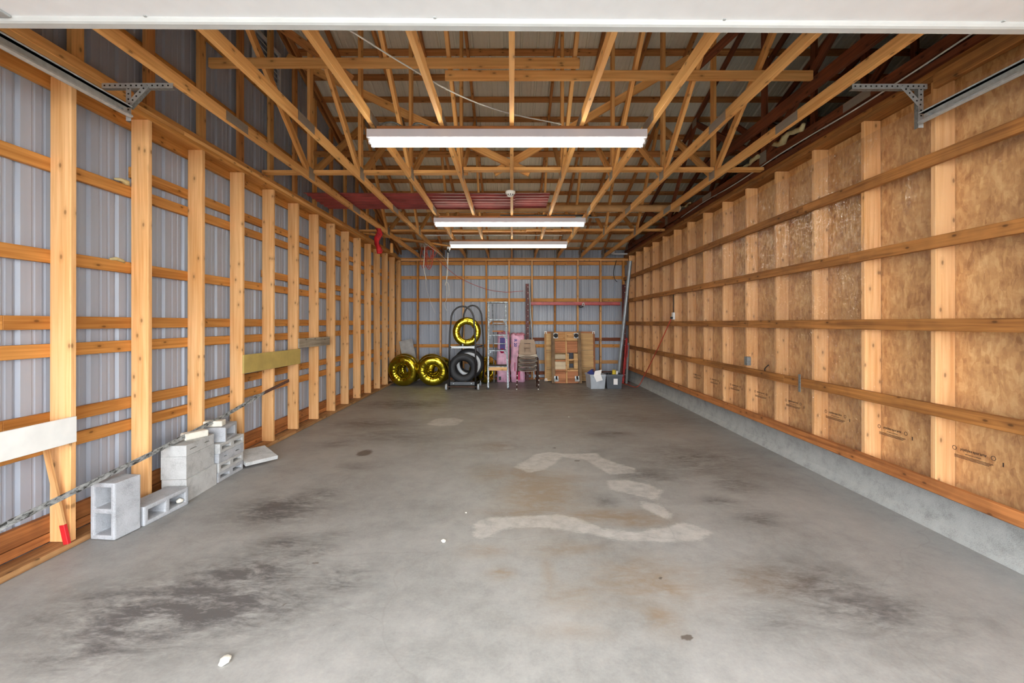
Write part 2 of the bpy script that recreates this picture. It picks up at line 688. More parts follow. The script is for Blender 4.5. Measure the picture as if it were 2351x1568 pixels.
# ------------------------------------------------------------------ floor
xs = np.arange(-3.2, 3.45 + 0.001, 0.03)
ys = np.arange(-1.1, 11.75 + 0.001, 0.04)
gx, gy = np.meshgrid(xs, ys)
nx, ny = len(xs), len(ys)
verts = np.zeros((nx * ny, 3), np.float32)
verts[:, 0] = gx.ravel()
verts[:, 1] = gy.ravel()
idx = np.arange(nx * ny).reshape(ny, nx)
quads = np.stack([idx[:-1, :-1], idx[:-1, 1:], idx[1:, 1:], idx[1:, :-1]], -1).reshape(-1, 4)
me = bpy.data.meshes.new('floor')
me.from_pydata(verts.tolist(), [], quads.tolist())
me.materials.append(MATS['floor_concrete'])
floor = bpy.data.objects.new('floor', me)
link(floor, None, I4)
tag(floor, 'stained grey concrete garage floor slab', 'floor', kind='structure')


def fl(px, py):
    y = FPX * CAMZ / (py - VPY)
    return ((px - VPX) * y / FPX, y)


def ell(lst):
    out = np.zeros(nx * ny)
    X, Y = verts[:, 0], verts[:, 1]
    for px, py, rx, ry, amp in lst:
        cx, cy = fl(px, py)
        _, y1 = fl(px, py - ry)
        _, y2 = fl(px, py + ry)
        wx = rx * cy / FPX
        wy = abs(y1 - y2) / 2
        d = ((X - cx) / wx) ** 2 + ((Y - cy) / wy) ** 2
        out = np.maximum(out, amp * np.exp(-d * 1.1))
    return out


def poly(lst, soft):
    X, Y = verts[:, 0], verts[:, 1]
    best = np.full(nx * ny, -9.0)
    for pl in lst:
        P = [fl(*p) for p in pl]
        ins = np.zeros(nx * ny, bool)
        dm = np.full(nx * ny, 9.0)
        for i in range(len(P)):
            (x1, y1), (x2, y2) = P[i], P[(i + 1) % len(P)]
            dx, dy = x2 - x1, y2 - y1
            tt = np.clip(((X - x1) * dx + (Y - y1) * dy) / (dx * dx + dy * dy), 0, 1)
            dm = np.minimum(dm, np.hypot(X - x1 - tt * dx, Y - y1 - tt * dy))
            c = ((y1 > Y) != (y2 > Y)) & (X < dx * (Y - y1) / (dy if abs(dy) > 1e-9 else 1e-9) + x1)
            ins ^= c
        best = np.maximum(best, np.where(ins, dm, -dm))
    return np.clip(0.5 + best / soft * 0.5, 0, 1)


dark = ell([(430, 1390, 300, 80, .85), (330, 1440, 250, 60, .75), (560, 1320, 170, 55, .7), (640, 1170, 110, 34, .8), (720, 1140, 70, 22, .55),
            (700, 1265, 80, 26, .5), (640, 1250, 70, 30, .5), (780, 1330, 90, 45, .45), (200, 1500, 200, 60, .5), (760, 1230, 60, 18, .35),
            (930, 928, 120, 10, .75), (850, 972, 90, 12, .6), (900, 1000, 120, 14, .4), (780, 1015, 60, 12, .4),
            (1600, 1055, 130, 40, .5), (1500, 1090, 90, 16, .5), (1690, 1110, 60, 28, .45), (1740, 1190, 70, 22, .45), (1650, 1150, 50, 12, .45),
            (1850, 1340, 170, 55, .55), (1980, 1400, 200, 70, .5), (1790, 1420, 120, 50, .35), (1180, 905, 260, 14, .5), (1130, 1025, 80, 10, .35),
            (1250, 900, 420, 24, .55), (1400, 996, 50, 8, .5), (1390, 1150, 25, 14, .45), (820, 1070, 45, 10, .4), (980, 1500, 160, 30, .2),
            (1480, 960, 200, 20, .3), (120, 1420, 120, 50, .4)])
brown = ell([(1240, 1130, 90, 60, .75), (1210, 1090, 60, 20, .7), (1290, 1100, 60, 12, .6), (1400, 1185, 130, 18, .75), (1210, 1175, 100, 14, .6),
             (1470, 1200, 80, 12, .6), (1110, 1265, 60, 14, .5), (1300, 1260, 120, 20, .4), (1480, 1330, 140, 60, .5), (1530, 1350, 60, 40, .55),
             (1520, 1420, 50, 40, .5), (1330, 1370, 90, 40, .35), (1150, 1316, 28, 12, .8), (1260, 1330, 16, 60, .4), (1200, 905, 200, 16, .4),
             (1740, 1330, 120, 40, .3), (1240, 940, 500, 60, .3), (1130, 1085, 50, 22, .5), (1140, 1025, 50, 12, .5), (1320, 1450, 90, 20, .3)])
spot = ell([(1577, 1463, 20, 10, 1.0), (837, 1040, 26, 12, .8), (650, 1387, 9, 5, .8), (945, 1393, 8, 5, .8), (765, 1435, 14, 10, .6), (1515, 1327, 9, 5, .8),
            (1562, 1320, 12, 4, .7), (722, 1294, 20, 7, .7), (1325, 1058, 9, 2, 1.0), (1272, 1028, 6, 2, 1.0), (1310, 1143, 12, 8, .55), (795, 1078, 16, 4, .5),
            (860, 1080, 16, 4, .5), (1420, 994, 26, 4, .6)])
white = poly([[(1178, 1072), (1205, 1058), (1230, 1042), (1262, 1037), (1300, 1042), (1370, 1040), (1385, 1052), (1420, 1064), (1462, 1076), (1455, 1086),
               (1400, 1090), (1370, 1072), (1345, 1056), (1290, 1050), (1275, 1064), (1250, 1078), (1215, 1086)],
              [(1392, 1103), (1440, 1101), (1490, 1112), (1522, 1126), (1508, 1150), (1470, 1140), (1400, 1124)],
              [(1470, 1150), (1510, 1156), (1545, 1180), (1540, 1196), (1500, 1180), (1472, 1164)],
              [(1085, 1222), (1090, 1200), (1120, 1188), (1200, 1184), (1290, 1181), (1335, 1192), (1380, 1212), (1460, 1222), (1530, 1208), (1570, 1198),
               (1640, 1222), (1610, 1240), (1540, 1246), (1420, 1240), (1330, 1222), (1240, 1210), (1160, 1214), (1110, 1238), (1090, 1238)],
              [(978, 974), (1000, 961), (1040, 959), (1066, 964), (1050, 976), (1010, 979)]], 0.16)
for nm, arr in (('dark', dark), ('brown', brown), ('spot', spot), ('white', white)):
    at_ = me.attributes.new(nm, 'FLOAT', 'POINT')
    at_.data.foreach_set('value', arr.astype(np.float32))

# ground outside the open door
g = box('driveway', (-14, -24, -0.25), (16, -1.1, -0.03), 'drive_gravel')
tag(g, 'grey gravel driveway outside the open garage door', 'ground', kind='structure')

# ------------------------------------------------------------------ ribbed sheets
RIB = [(0.0, 0), (0.062, 0), (0.069, .004), (0.079, .004), (0.086, 0), (0.125, 0), (0.132, .004), (0.142, .004), (0.149, 0), (0.182, 0), (0.196, .019), (0.214, .019)]


def ribprofile(W):
    pts = []
    k = 0
    while True:
        done = False
        for s, d in RIB:
            x = k * 0.2286 + s
            if x > W - 1e-4:
                done = True
                break
            pts.append((x, d))
        if done:
            break
        k += 1
    pts.append((W, 0))
    return pts


def siding(name, wall, a0, a1, plane, axis, sign, zb, ztop, mat='siding_metal'):
    """one vertical ribbed sheet; ribs sink away from the room. axis 'y': sheet runs along y on plane x"""
    V, F = [], []
    pr = ribprofile(a1 - a0)
    for s, d in pr:
        a = a0 + s
        p = plane + sign * d
        zt = ztop(a) if callable(ztop) else ztop
        for z in (zb, zt):
            V.append((p, a, z) if axis == 'y' else (a, p, z))
    for i in range(len(pr) - 1):
        F.append((2 * i, 2 * i + 2, 2 * i + 3, 2 * i + 1))
    org = Vector(V[0])
    V = [Vector(v) - org for v in V]
    return mk(name, V, F, mat, wall, Matrix.Translation(org))


# ------------------------------------------------------------------ left (gable) wall
wl = empty('wall_left', (XL_OUT, 5, 0), 'left garage wall of open timber studs over bare metal siding', 'wall', kind='structure')
a = Y_FRONT - 0.1
while a < 11.5:
    b = min(a + 0.9144, 11.60)
    siding('siding_panel', wl, a, b, -3.131, 'y', -1, -0.04, lambda y: roof_z(y) + 0.04)
    a = b
NEAR0 = 2.875
for k in range(-6, 15):
    y = NEAR0 + 0.61 * k
    j = random.uniform(-.006, .006)
    board('stud', ((XL_IN + XL_OUT) / 2 + j, y + .019, .042), ((XL_IN + XL_OUT) / 2, y + .019, Z_STUDTOP), .038, .14, 'stud_wood', wl, up=(1, 0, 0))
board('corner_stud', (-2.99, 11.36, .042), (-2.99, 11.36, Z_STUDTOP), .038, .089, 'stud_wood', wl, up=(1, 0, 0))


def run(name, wall, x, z, y0, y1, w, t, mat, up, step=3.66, off=0.0):
    y = y0
    first = True
    while y < y1 - .02:
        e = min(y + (step - off if first else step), y1)
        board(name, (x, y + .001, z), (x, e - .001, z), w, t, mat, wall, up=up)
        y = e
        first = False


YL0 = Y_FRONT
# girts behind the studs (flat against the siding)
for H, y0 in ((1.615, YL0), (1.062, YL0), (.445, YL0), (0.0, YL0), (-.186, YL0), (-.645, YL0), (-.825, YL0), (1.228, 3.5), (.615, 5.35)):
    run('girt', wl, -3.110, CAMZ + H, y0, 11.55, .089, .036, 'girt_wood', (1, 0, 0), off=(H * 3.1) % 2.0)
run('sill_board', wl, -3.110, .166, YL0, 11.5, .112, .036, 'sill_wood', (1, 0, 0), off=.7)
run('sill_board', wl, -3.108, .075, YL0, 11.5, .06, .034, 'sill_wood', (1, 0, 0), off=1.3)
run('sole_plate', wl, -3.02, .021, YL0, 11.5, .15, .038, 'plate_wood', (0, 0, 1), off=.4)
run('top_plate', wl, -3.02, Z_STUDTOP + .019, YL0, 11.5, .14, .036, 'girt_wood', (0, 0, 1), off=1.1)
run('top_plate', wl, -3.02, Z_STUDTOP + .057, YL0, 11.5, .14, .036, 'truss_wood', (0, 0, 1), off=2.4)
# gable framing above the plate
run('gable_chord', wl, -3.068, Z_TR + .06, YL0, 11.5, .038, .089, 'truss_wood', (0, 0, 1), off=.9)
for H in (2.30, 2.92):
    half = (RIDGE_Z - (CAMZ + H)) * 3 - .1
    board('gable_girt', (-3.110, Y_RIDGE - half, CAMZ + H), (-3.110, min(Y_RIDGE + half, 11.4), CAMZ + H), .089, .036, 'girt_wood', wl, up=(1, 0, 0))
for k in range(-6, 14):
    y = 3.02 + 0.61 * k
    if y < YL0 + .1 or y > 11.2:
        continue
    board('gable_stud', (-3.068, y, Z_TR + .1), (-3.068, y, roof_z(y) - .1), .089, .038, 'dark_truss_wood' if k % 2 else 'truss_wood', wl, up=(1, 0, 0))
for y0, y1 in ((YL0 - .3, Y_RIDGE), (Y_RIDGE, 11.9)):
    board('rake_rafter', (-3.068, y0, roof_z(y0) - .045), (-3.068, y1, roof_z(y1) - .045), .038, .089, 'dark_truss_wood', wl)
    board('rake_rafter', (-2.99, y0, roof_z(y0) - .045), (-2.99, y1, roof_z(y1) - .045), .038, .089, 'dark_truss_wood', wl)
# offcuts nailed on the plate edge
board('nailer_block', (-2.965, 2.25, 3.27), (-2.965, 3.35, 3.27), .04, .075, 'truss_wood', wl)
# gable vent
xv = -3.12
gv = empty('gable_vent', (xv, 5.45, 4.45), 'white slatted vent high in the left gable wall', 'vent')
for (y0, y1, z0, z1) in ((5.15, 5.75, 4.40, 4.44), (5.15, 5.75, 5.06, 5.10), (5.15, 5.19, 4.44, 5.06), (5.71, 5.75, 4.44, 5.06)):
    box('frame', (xv, y0, z0), (xv + .03, y1, z1), 'vent_white', gv)
for i in range(9):
    z = 4.47 + i * .066
    board('slat', (xv + .015, 5.19, z), (xv + .015, 5.71, z), .05, .006, 'vent_white', gv, up=(.6, 0, .8))

# ------------------------------------------------------------------ back wall
wb = empty('wall_back', (0, Y_BACK, 0), 'back garage wall of studs and girts over bluish metal siding', 'wall', kind='structure')
a = -3.14
while a < 3.3:
    b = min(a + .9144, 3.35)
    siding('siding_panel', wb, a, b, Y_BACK + .181, 'x', 1, -.04, 3.62)
    a = b
siding('siding_panel', wb, 3.35, X_END, Y_BACK + .181, 'x', 1, -.04, 3.62)
for k in range(10):
    x = -2.51 + .61 * k
    board('stud', (x, Y_BACK + .07, .042), (x, Y_BACK + .07, Z_STUDTOP), .038, .14, 'stud_wood' if k % 3 else 'girt_wood', wb, up=(0, 1, 0))


def runx(name, wall, y, z, x0, x1, w, t, mat, up, step=3.66, off=0.0):
    x = x0
    first = True
    while x < x1 - .02:
        e = min(x + (step - off if first else step), x1)
        board(name, (x + .001, y, z), (e - .001, y, z), w, t, mat, wall, up=up)
        x = e
        first = False


for H, m, x0 in ((1.60, 'girt_wood', -3.1), (1.215, 'girt_wood', -3.1), (.612, 'girt_wood', -3.1), (0.0, 'girt_wood', -3.1), (-.445, 'red_wood', .5),
                 (-.622, 'girt_wood', -3.1), (-1.055, 'pine_board', -3.1), (-1.35, 'red_wood', -3.1)):
    runx('girt', wb, Y_BACK + .160, CAMZ + H, x0, 3.1, .089, .036, m, (0, 1, 0), off=abs(H) * 1.7)
runx('sole_plate', wb, Y_BACK + .07, .021, -2.9, 3.0, .14, .038, 'sill_wood', (0, 0, 1), off=.9)
runx('top_plate', wb, Y_BACK + .07, Z_STUDTOP + .019, -2.95, 3.1, .14, .037, 'stud_wood', (0, 0, 1), off=.5)
runx('top_plate', wb, Y_BACK + .07, Z_STUDTOP + .057, -2.95, 3.1, .14, .037, 'girt_wood', (0, 0, 1), off=2.0)
board('corner_stud', (2.975, Y_BACK + .02, .3), (2.975, Y_BACK + .02, Z_STUDTOP), .06, .04, 'girt_wood', wb, up=(0, 1, 0))

# ------------------------------------------------------------------ right wall (partition)
wr = empty('wall_right', (XR_OUT, 5, 0), 'right garage wall of strand board, studs and straps on a concrete curb', 'wall', kind='structure')
a = Y_FRONT
i = 0
while a < 11.55:
    b = min(a + 1.22, 11.6)
    for z0, z1 in ((.33, 2.70), (2.703, 3.27)):
        box('osb_panel', (XR_OUT, a + .001, z0), (XR_OUT + .012, b - .001, z1), 'osb', wr)
    a = b
    i += 1
for k in range(-6, 14):
    y = 3.042 + .61 * k
    board('stud', ((XR_IN + XR_OUT) / 2, y + .019, .34), ((XR_IN + XR_OUT) / 2 + random.uniform(-.005, .003), y + .019, 3.228), .038, .14, 'stud_wood', wr, up=(1, 0, 0))
for z, m, off in ((.36, 'sill_wood', .3), (.898, 'strap_wood', 1.6), (1.495, 'strap_wood', .9), (2.076, 'strap_wood', 2.5), (2.665, 'strap_wood', 1.9)):
    run('strap', wr, XR_IN - .021, z, Y_FRONT, 11.4, .086, .038, m, (1, 0, 0), off=off)
run('sole_plate', wr, 3.07, .319, Y_FRONT, 11.5, .15, .036, 'sill_wood', (0, 0, 1), off=.4)
run('top_plate', wr, 3.07, 3.248, Y_FRONT, 11.5, .15, .038, 'strap_wood', (0, 0, 1), off=.7)
run('top_plate', wr, 3.07, 3.287, Y_FRONT, 11.5, .15, .038, 'strap_wood', (0, 0, 1), off=2.7)
run('header_board', wr, 3.055, 3.352, Y_FRONT, 11.5, .038, .088, 'red_wood', (0, 0, 1), off=1.9)
board('strap', (XR_IN - .021, Y_FRONT, 3.205), (XR_IN - .021, 3.02, 3.205), .10, .038, 'strap_wood', wr, up=(1, 0, 0))
# concrete curb: flared foot
V, F = [], []
for y in (Y_FRONT, 11.6):
    for x, z in ((3.055, -.02), (3.075, .03), (3.10, .07), (3.105, .30), (3.30, .30), (3.30, -.02)):
        V.append((x, y, z))
for i in range(6):
    F.append((i, (i + 1) % 6, 6 + (i + 1) % 6, 6 + i))
F += [tuple(range(6))[::-1], tuple(range(6, 12))]
mk('foundation_curb', V, F, 'curb_concrete', wr)
# vapour barrier film between studs and straps
film_v, film_f = [], []
fy = np.arange(Y_FRONT, 11.36, .12)
fz = np.arange(.33, 3.15, .12)
rr = random.Random(3)
for y in fy:
    ph = ((y - 3.06) / .61) % 1.0
    for z in fz:
        bay = math.sin(math.pi * ph) ** 2
        film_v.append((XR_IN - .0012 + .018 * bay * (0.5 + 0.5 * math.sin(z * 5 + y * 2.3)), y, z))
for i in range(len(fy) - 1):
    for j in range(len(fz) - 1):
        q = i * len(fz) + j
        film_f.append((q, q + len(fz), q + len(fz) + 1, q + 1))
o = mk('vapour_barrier', film_v, film_f, 'poly_film', wr, smooth=True)
tag(o, 'clear crinkled polyethylene sheet')
# printing on the film
Rt = Matrix(((0, 0, -1, 0), (-1, 0, 0, 0), (0, 1, 0, 0), (0, 0, 0, 1)))   # text x -> -y, text y -> z, faces -x
base_stamp = {}
for k in range(8):
    y = 2.79 + .595 * k
    T = Matrix.Translation((XR_IN - .003, y, .66)) @ Rt
    parts = (('polyethylene vapour barrier', .026, 0.0, 0.0, 0.54), ('pare-vapeur en polyethylene', .012, 0.0, -.022, 0.7))
    for s, size, dx, dz, sx in parts:
        if s not in base_stamp:
            ob = text_obj('print_stamp', s, size, 'stamp_ink', wr, T @ Matrix.Translation((dx, dz, 0)), sx)
            base_stamp[s] = ob.data
        else:
            ob = bpy.data.objects.new('print_stamp', base_stamp[s])
            link(ob, wr, T @ Matrix.Translation((dx, dz, 0)) @ Matrix.Diagonal((sx, 1, 1, 1)))
    for dx in (-.118, .118):
        XF[0] = T @ Matrix.Translation((dx, .006, 0))
        V, F = tubegeo([(0.013 * math.cos(a_), 0.013 * math.sin(a_), 0) for a_ in np.linspace(0, 2 * math.pi, 13)[:-1]], .0018, 4, True)
        mk('print_ring', V, F, 'stamp_ink', wr, None, 'stampring')
    XF[0] = T
    for j in range(3):
        box('print_line', (-.118, -.038 - j * .0075, -.0004), (.118 - j * .012, -.0345 - j * .0075, .0004), 'stamp_ink', wr)
    box('print_tick', (.168, -.03, -.0004), (.175, -.004, .0004), 'stamp_ink', wr)
    XF[0] = I4
# small electrical boxes and a steel tie on the wall
box('junction_box', (XR_IN - .03, 5.42, .97), (XR_IN + .02, 5.49, 1.08), 'galv_dark', wr, .004)
tube('cable', spline([(XR_IN - .01, 5.0, 1.02), (XR_IN - .03, 5.04, .97), (XR_IN - .01, 5.06, .92), (XR_IN - .02, 5.02, .86)], 6), .006, 'black_plastic', wr)
box('steel_tie', (XR_IN - .045, 4.40, .80), (XR_IN - .04, 4.43, .98), 'galv_dark', wr)

# the rest of the shell
wf = empty('wall_front', (0, Y_FRONT, 0), 'front wall around the open garage doorway behind the viewer', 'wall', kind='structure')
box('panel', (-3.14, Y_FRONT - .12, 0), (-2.75, Y_FRONT, 3.6), 'siding_metal', wf)
box('panel', (2.92, Y_FRONT - .12, 0), (X_END, Y_FRONT, 3.6), 'siding_metal', wf)
box('header', (-2.75, Y_FRONT - .12, 3.02), (2.92, Y_FRONT, 3.6), 'girt_wood', wf)
we = siding('wall_end', None, Y_FRONT, 11.6, X_END, 'y', 1, 0, lambda y: roof_z(y) + .05)
tag(we, 'dark far end wall of the attic beyond the partition', 'wall', kind='structure')
at_floor = box('floor_annex', (3.30, Y_FRONT, -.1), (X_END, 11.6, 0), 'curb_concrete')
tag(at_floor, 'concrete floor of the room beyond the right partition', 'floor', kind='structure')

# ------------------------------------------------------------------ roof
rf = empty('ceiling', (2, Y_RIDGE, RIDGE_Z), 'pitched metal roof deck on horizontal purlins seen from below', 'roof', kind='structure')
SL = math.atan(1 / 3)
for side in (1, -1):
    Lr = (12.15 - Y_RIDGE) / math.cos(SL)
    pr = ribprofile(.9144)
    V, F = [], []
    for s, d in pr:
        for tt in (0, Lr):
            V.append((s, side * tt * math.cos(SL), -tt * math.sin(SL) + d))
    for i in range(len(pr) - 1):
        F.append((2 * i, 2 * i + 1, 2 * i + 3, 2 * i + 2))
    k = 0
    x = -3.5
    while x < X_END:
        mk('roof_panel', V, F, 'roof_metal', rf, Matrix.Translation((x, Y_RIDGE, RIDGE_Z + .045)), ('rp', side))
        x += .9144
    for n_ in range(-2, 16):
        y = 6.045 + .39 * n_
        yy = y if side == 1 else 2 * Y_RIDGE - y
        z = roof_z(yy) + .021
        nrm = (0, side * math.sin(SL), math.cos(SL))
        runx('purlin', rf, yy, z, -3.45, X_END, .089, .038, 'dark_truss_wood', nrm, step=4.27, off=(n_ * 1.22) % 3.6)
# closed eaves
for side in (1, -1):
    yy = 12.08 if side == 1 else 2 * Y_RIDGE - 12.08
    box('fascia', (-3.5, min(yy, yy + side * .03), roof_z(12.08) - .35), (X_END, max(yy, yy + side * .03), roof_z(12.08) + .06), 'dark_truss_wood', rf)
    ya, yb = sorted((yy, (Y_BACK + .2) if side == 1 else Y_FRONT - .12))
    box('soffit', (-3.5, ya, 3.10), (X_END, yb, 3.12), 'dark_truss_wood', rf)
board('ridge_board', (-3.4, Y_RIDGE, RIDGE_Z - .02), (X_END, Y_RIDGE, RIDGE_Z - .02), .038, .14, 'dark_truss_wood', rf)

# ------------------------------------------------------------------ trusses
B1, B2, B3 = 1.95, 5.2, 8.45
T1, T2, T3, T4 = .75, 3.25, 7.15, 9.65
ORD = ['first', 'second', 'third', 'fourth', 'fifth', 'sixth', 'seventh', 'eighth', 'ninth']


def truss(x, label, mat, matw, lift=0.0):
    Z_TR = globals()['Z_TR'] + lift
    tr = empty('roof_truss', (x, Y_RIDGE, Z_TR), label, 'truss', 'roof trusses')
    zc = Z_TR + .0445
    zt = Z_TR + .085
    sp = (3.79, 6.70)
    ends = [(Y_FRONT - .15, sp[0]), (sp[0], sp[1]), (sp[1], 11.56)]
    for y0, y1 in ends:
        board('bottom_chord', (x, y0, zc), (x, y1, zc), .038, .089, mat, tr)
    for y0, y1 in ((-1.55, Y_RIDGE), (Y_RIDGE, 11.95)):
        board('top_chord', (x, y0, roof_z(y0) - .05), (x, y1, roof_z(y1) - .05), .038, .089, 'dark_truss_wood' if mat != 'red_wood' else mat, tr)
    jt = .06
    for ya, yb in ((B1, T1), (B1, T2), (B2, T2), (B2, T3), (B3, T3), (B3, T4)):
        d = .045 * (1 if yb > ya else -1)
        board('web', (x, ya + d, zt), (x, yb, roof_z(yb) - .1), .0375, .085, matw, tr, up=(0, 0, 1))
    board('king_post', (x, B2, zt), (x, B2, RIDGE_Z - .1), .0375, .085, matw, tr, up=(0, 1, 0))
    for s in (-1, 1):
        xx = x + s * .0205
        for y in (B1, B2, B3):
            box('gusset_plate', (xx - .0015, y - .07, Z_TR + .012), (xx + .0015, y + .07, Z_TR + .15), 'nail_plate', tr)
        for y in sp:
            box('gusset_plate', (xx - .0015, y - .15, Z_TR + .005), (xx + .0015, y + .15, Z_TR + .084), 'nail_plate', tr)
        for y in (T2, T3):
            box('gusset_plate', (xx - .0015, y - .08, roof_z(y) - .16), (xx + .0015, y + .08, roof_z(y) - .03), 'nail_plate', tr)
        box('gusset_plate', (xx - .0015, Y_RIDGE - .1, RIDGE_Z - .2), (xx + .0015, Y_RIDGE + .1, RIDGE_Z - .05), 'nail_plate', tr)
        box('gusset_plate', (xx - .0015, 11.25, Z_TR + .01), (xx + .0015, 11.5, Z_TR + .26), 'nail_plate', tr)
    return tr


for i in range(-4, 5):
    truss(.61 * i, f'{ORD[i + 4]} roof truss counted from the left wall', 'truss_wood', 'truss_wood')
truss(3.06, 'aged reddish roof truss running along the top of the right wall', 'red_wood', 'red_wood', .20)
for i, w in ((6, 'nearest'), (7, 'second'), (8, 'third')):
    truss(.61 * i, f'{w} dark roof truss beyond the right partition', 'red_wood', 'red_wood')


# ------------------------------------------------------------------ bracing laid across the trusses
def brace(a, b, w, t, mat, label, up=(0, 0, 1), name='brace_board'):
    o = board(name, a, b, w, t, mat, None, up=up)
    return tag(o, label, 'brace', 'bracing boards across the trusses')


def zz(H):
    return CAMZ + H


brace((-2.90, 4.12, zz(2.49)), (.65, 4.12, zz(2.49)), .089, .038, 'truss_wood', 'upper lateral brace crossing the left half of the nearest truss webs', (0, 1, 0))
brace((-.65, 4.19, zz(2.41)), (2.93, 4.19, zz(2.41)), .089, .038, 'truss_wood', 'upper lateral brace crossing the right half of the nearest truss webs', (0, 1, 0))
brace((-3.05, 5.28, zz(1.845)), (-.54, 5.28, zz(1.845)), .089, .037, 'truss_wood', 'thin runner lying on the bottom chords left of the smoke detector')
brace((-.58, 5.18, zz(1.845)), (3.02, 5.18, zz(1.845)), .089, .037, 'truss_wood', 'thin runner lying on the bottom chords right of the smoke detector')
brace((-3.05, 6.62, zz(2.60)), (3.3, 6.62, zz(2.60)), .089, .037, 'dark_truss_wood', 'dark lateral brace on the webs just behind the near lamp', (0, .6, .8))
brace((-3.05, 8.62, zz(1.845)), (.3, 8.62, zz(1.845)), .089, .037, 'truss_wood', 'far runner on the bottom chords left of the middle lamp')
brace((.28, 8.55, zz(1.845)), (3.05, 8.55, zz(1.845)), .089, .037, 'truss_wood', 'far runner on the bottom chords reaching the right wall')
brace((-3.05, 8.75, zz(1.835)), (-1.2, 10.6, zz(1.835)), .089, .037, 'truss_wood', 'runner set diagonally on the chords above the red rag')
brace((-2.75, 5.26, zz(3.25)), (.22, 5.26, zz(1.83)), .089, .038, 'truss_wood', 'long diagonal brace falling to the right from the left gable', (0, 1, 0))
brace((2.2, 5.31, zz(3.27)), (-.22, 5.31, zz(1.85)), .089, .038, 'truss_wood', 'long diagonal brace falling to the left behind the near lamp', (0, 1, 0))
brace((3.0, 3.0, zz(2.36)), (3.0, 6.7, zz(2.39)), .045, .12, 'red_wood', 'dark scuffed beam running lengthwise above the right wall trusses')
brace((2.75, 2.2, zz(3.0)), (2.1, 4.9, zz(2.9)), .089, .038, 'red_wood', 'dark brace slanting through the upper right attic', (0, 0, 1))
brace((-3.0, 4.6, zz(3.55)), (-1.9, 5.12, zz(2.9)), .089, .038, 'dark_truss_wood', 'short dark brace in the upper left below the gable vent', (0, 1, 0))
brace((-2.6, 9.3, 3.02), (-2.6, 9.3, 3.23), .06, .038, 'truss_wood', 'short wooden block hanging under the chord by the red rag', (0, 1, 0), 'hanger_block')

# ------------------------------------------------------------------ red roofing sheets and tubes stored on the chords
CH = Z_TR + .089


def red_sheet(x0, x1, y0, y1, z, label, rot):
    V, F = [], []
    n_ = 24
    for i in range(n_ + 1):
        y = (y1 - y0) * i / n_ - (y1 - y0) / 2
        d = (0, 0, .016, .016)[i % 4]
        for x in (-(x1 - x0) / 2, (x1 - x0) / 2):
            V.append((x, y, d))
    for i in range(n_):
        F.append((2 * i, 2 * i + 1, 2 * i + 3, 2 * i + 2))
    nV = len(V)
    V += [(x, y, d + .003) for x, y, d in V]
    F += [tuple(nV + q for q in f[::-1]) for f in list(F)]
    o = mk('roofing_sheet', V, F, 'red_sheet', None, Matrix.Translation(((x0 + x1) / 2, (y0 + y1) / 2, z)) @ Matrix.Rotation(rot, 4, 'Z'))
    tag(o, label, 'metal sheet', 'red ribbed sheets stored on the trusses')


red_sheet(-2.93, .05, 6.03, 6.88, CH + .012, 'dull red ribbed metal sheet on the chords reaching toward the left wall', .012)
red_sheet(-2.2, .55, 6.10, 6.90, CH + .034, 'faded red ribbed metal sheet ending right beside the smoke detector', -.006)
ct = empty('cardboard_tube', (.65, 7.02, CH), 'long tan cardboard tube lying across the chords behind the red sheets', 'tube')
cyl('tube_wall', (-1.39, 7.04, CH + .058), (2.72, 7.0, CH + .058), .057, 'cardboard', ct, 20)
cyl('end_cap', (2.72, 7.0, CH + .058), (2.735, 7.0, CH + .058), .052, 'pale_seat', ct, 20)
for nm, x0, x1, y, r, mat, lab in (('black_pipe', -.2, 1.35, 7.30, .014, 'black_plastic', 'thin black pipe lying on the chords behind the cardboard tube'),
                                   ('grey_conduit', -.9, 1.6, 7.42, .012, 'grey_pipe', 'thin grey conduit lying on the chords behind the black pipe'),
                                   ('white_conduit', -1.9, 1.05, 8.95, .012, 'vent_white', 'thin white conduit across the chords above the far lamp')):
    o = cyl(nm, (x0, y, CH + r + .001), (x1, y, CH + r + .001), r, mat)
    tag(o, lab, 'pipe')

# ------------------------------------------------------------------ fluorescent lamps
def lamp(y, x0, label):
    L = 2.44
    x1 = x0 + L
    e = empty('fluorescent_lamp', ((x0 + x1) / 2, y, Z_TR), label, 'lamp', 'twin tube fluorescent lamps')
    board('mount_board', (x0 + .08, y, Z_TR - .017), (x1 - .16, y, Z_TR - .017), .09, .032, 'sill_wood', e)
    zt_ = Z_TR - .034
    V, F = [], []
    prof = [(-.060, 0), (-.062, -.070), (-.050, -.078), (.050, -.078), (.062, -.070), (.060, 0)]
    for x in (x0, x1):
        for dy, dz in prof:
            V.append((x - (x0 + x1) / 2, dy, dz))
    m = len(prof)
    for i in range(m):
        F.append((i, (i + 1) % m, m + (i + 1) % m, m + i))
    F += [tuple(range(m))[::-1], tuple(range(m, 2 * m))]
    mk('housing', V, F, 'fixture_white', e, Matrix.Translation(((x0 + x1) / 2, y, zt_)), 'lamp_housing')
    for s in (-1, 1):
        yy = y + s * .036
        o = mk('fluorescent_tube', *tubegeo([(-L / 2 + .03, 0, 0), (L / 2 - .03, 0, 0)], .019, 12), 'tube_glow', e, Matrix.Translation(((x0 + x1) / 2, yy, zt_ - .100)), 'lamp_tube', True)
        for xx in (x0 + .012, x1 - .034):
            box('lamp_holder', (xx, yy - .014, zt_ - .125), (xx + .022, yy + .014, zt_ - .06), 'fixture_white', e, .003)
    return e


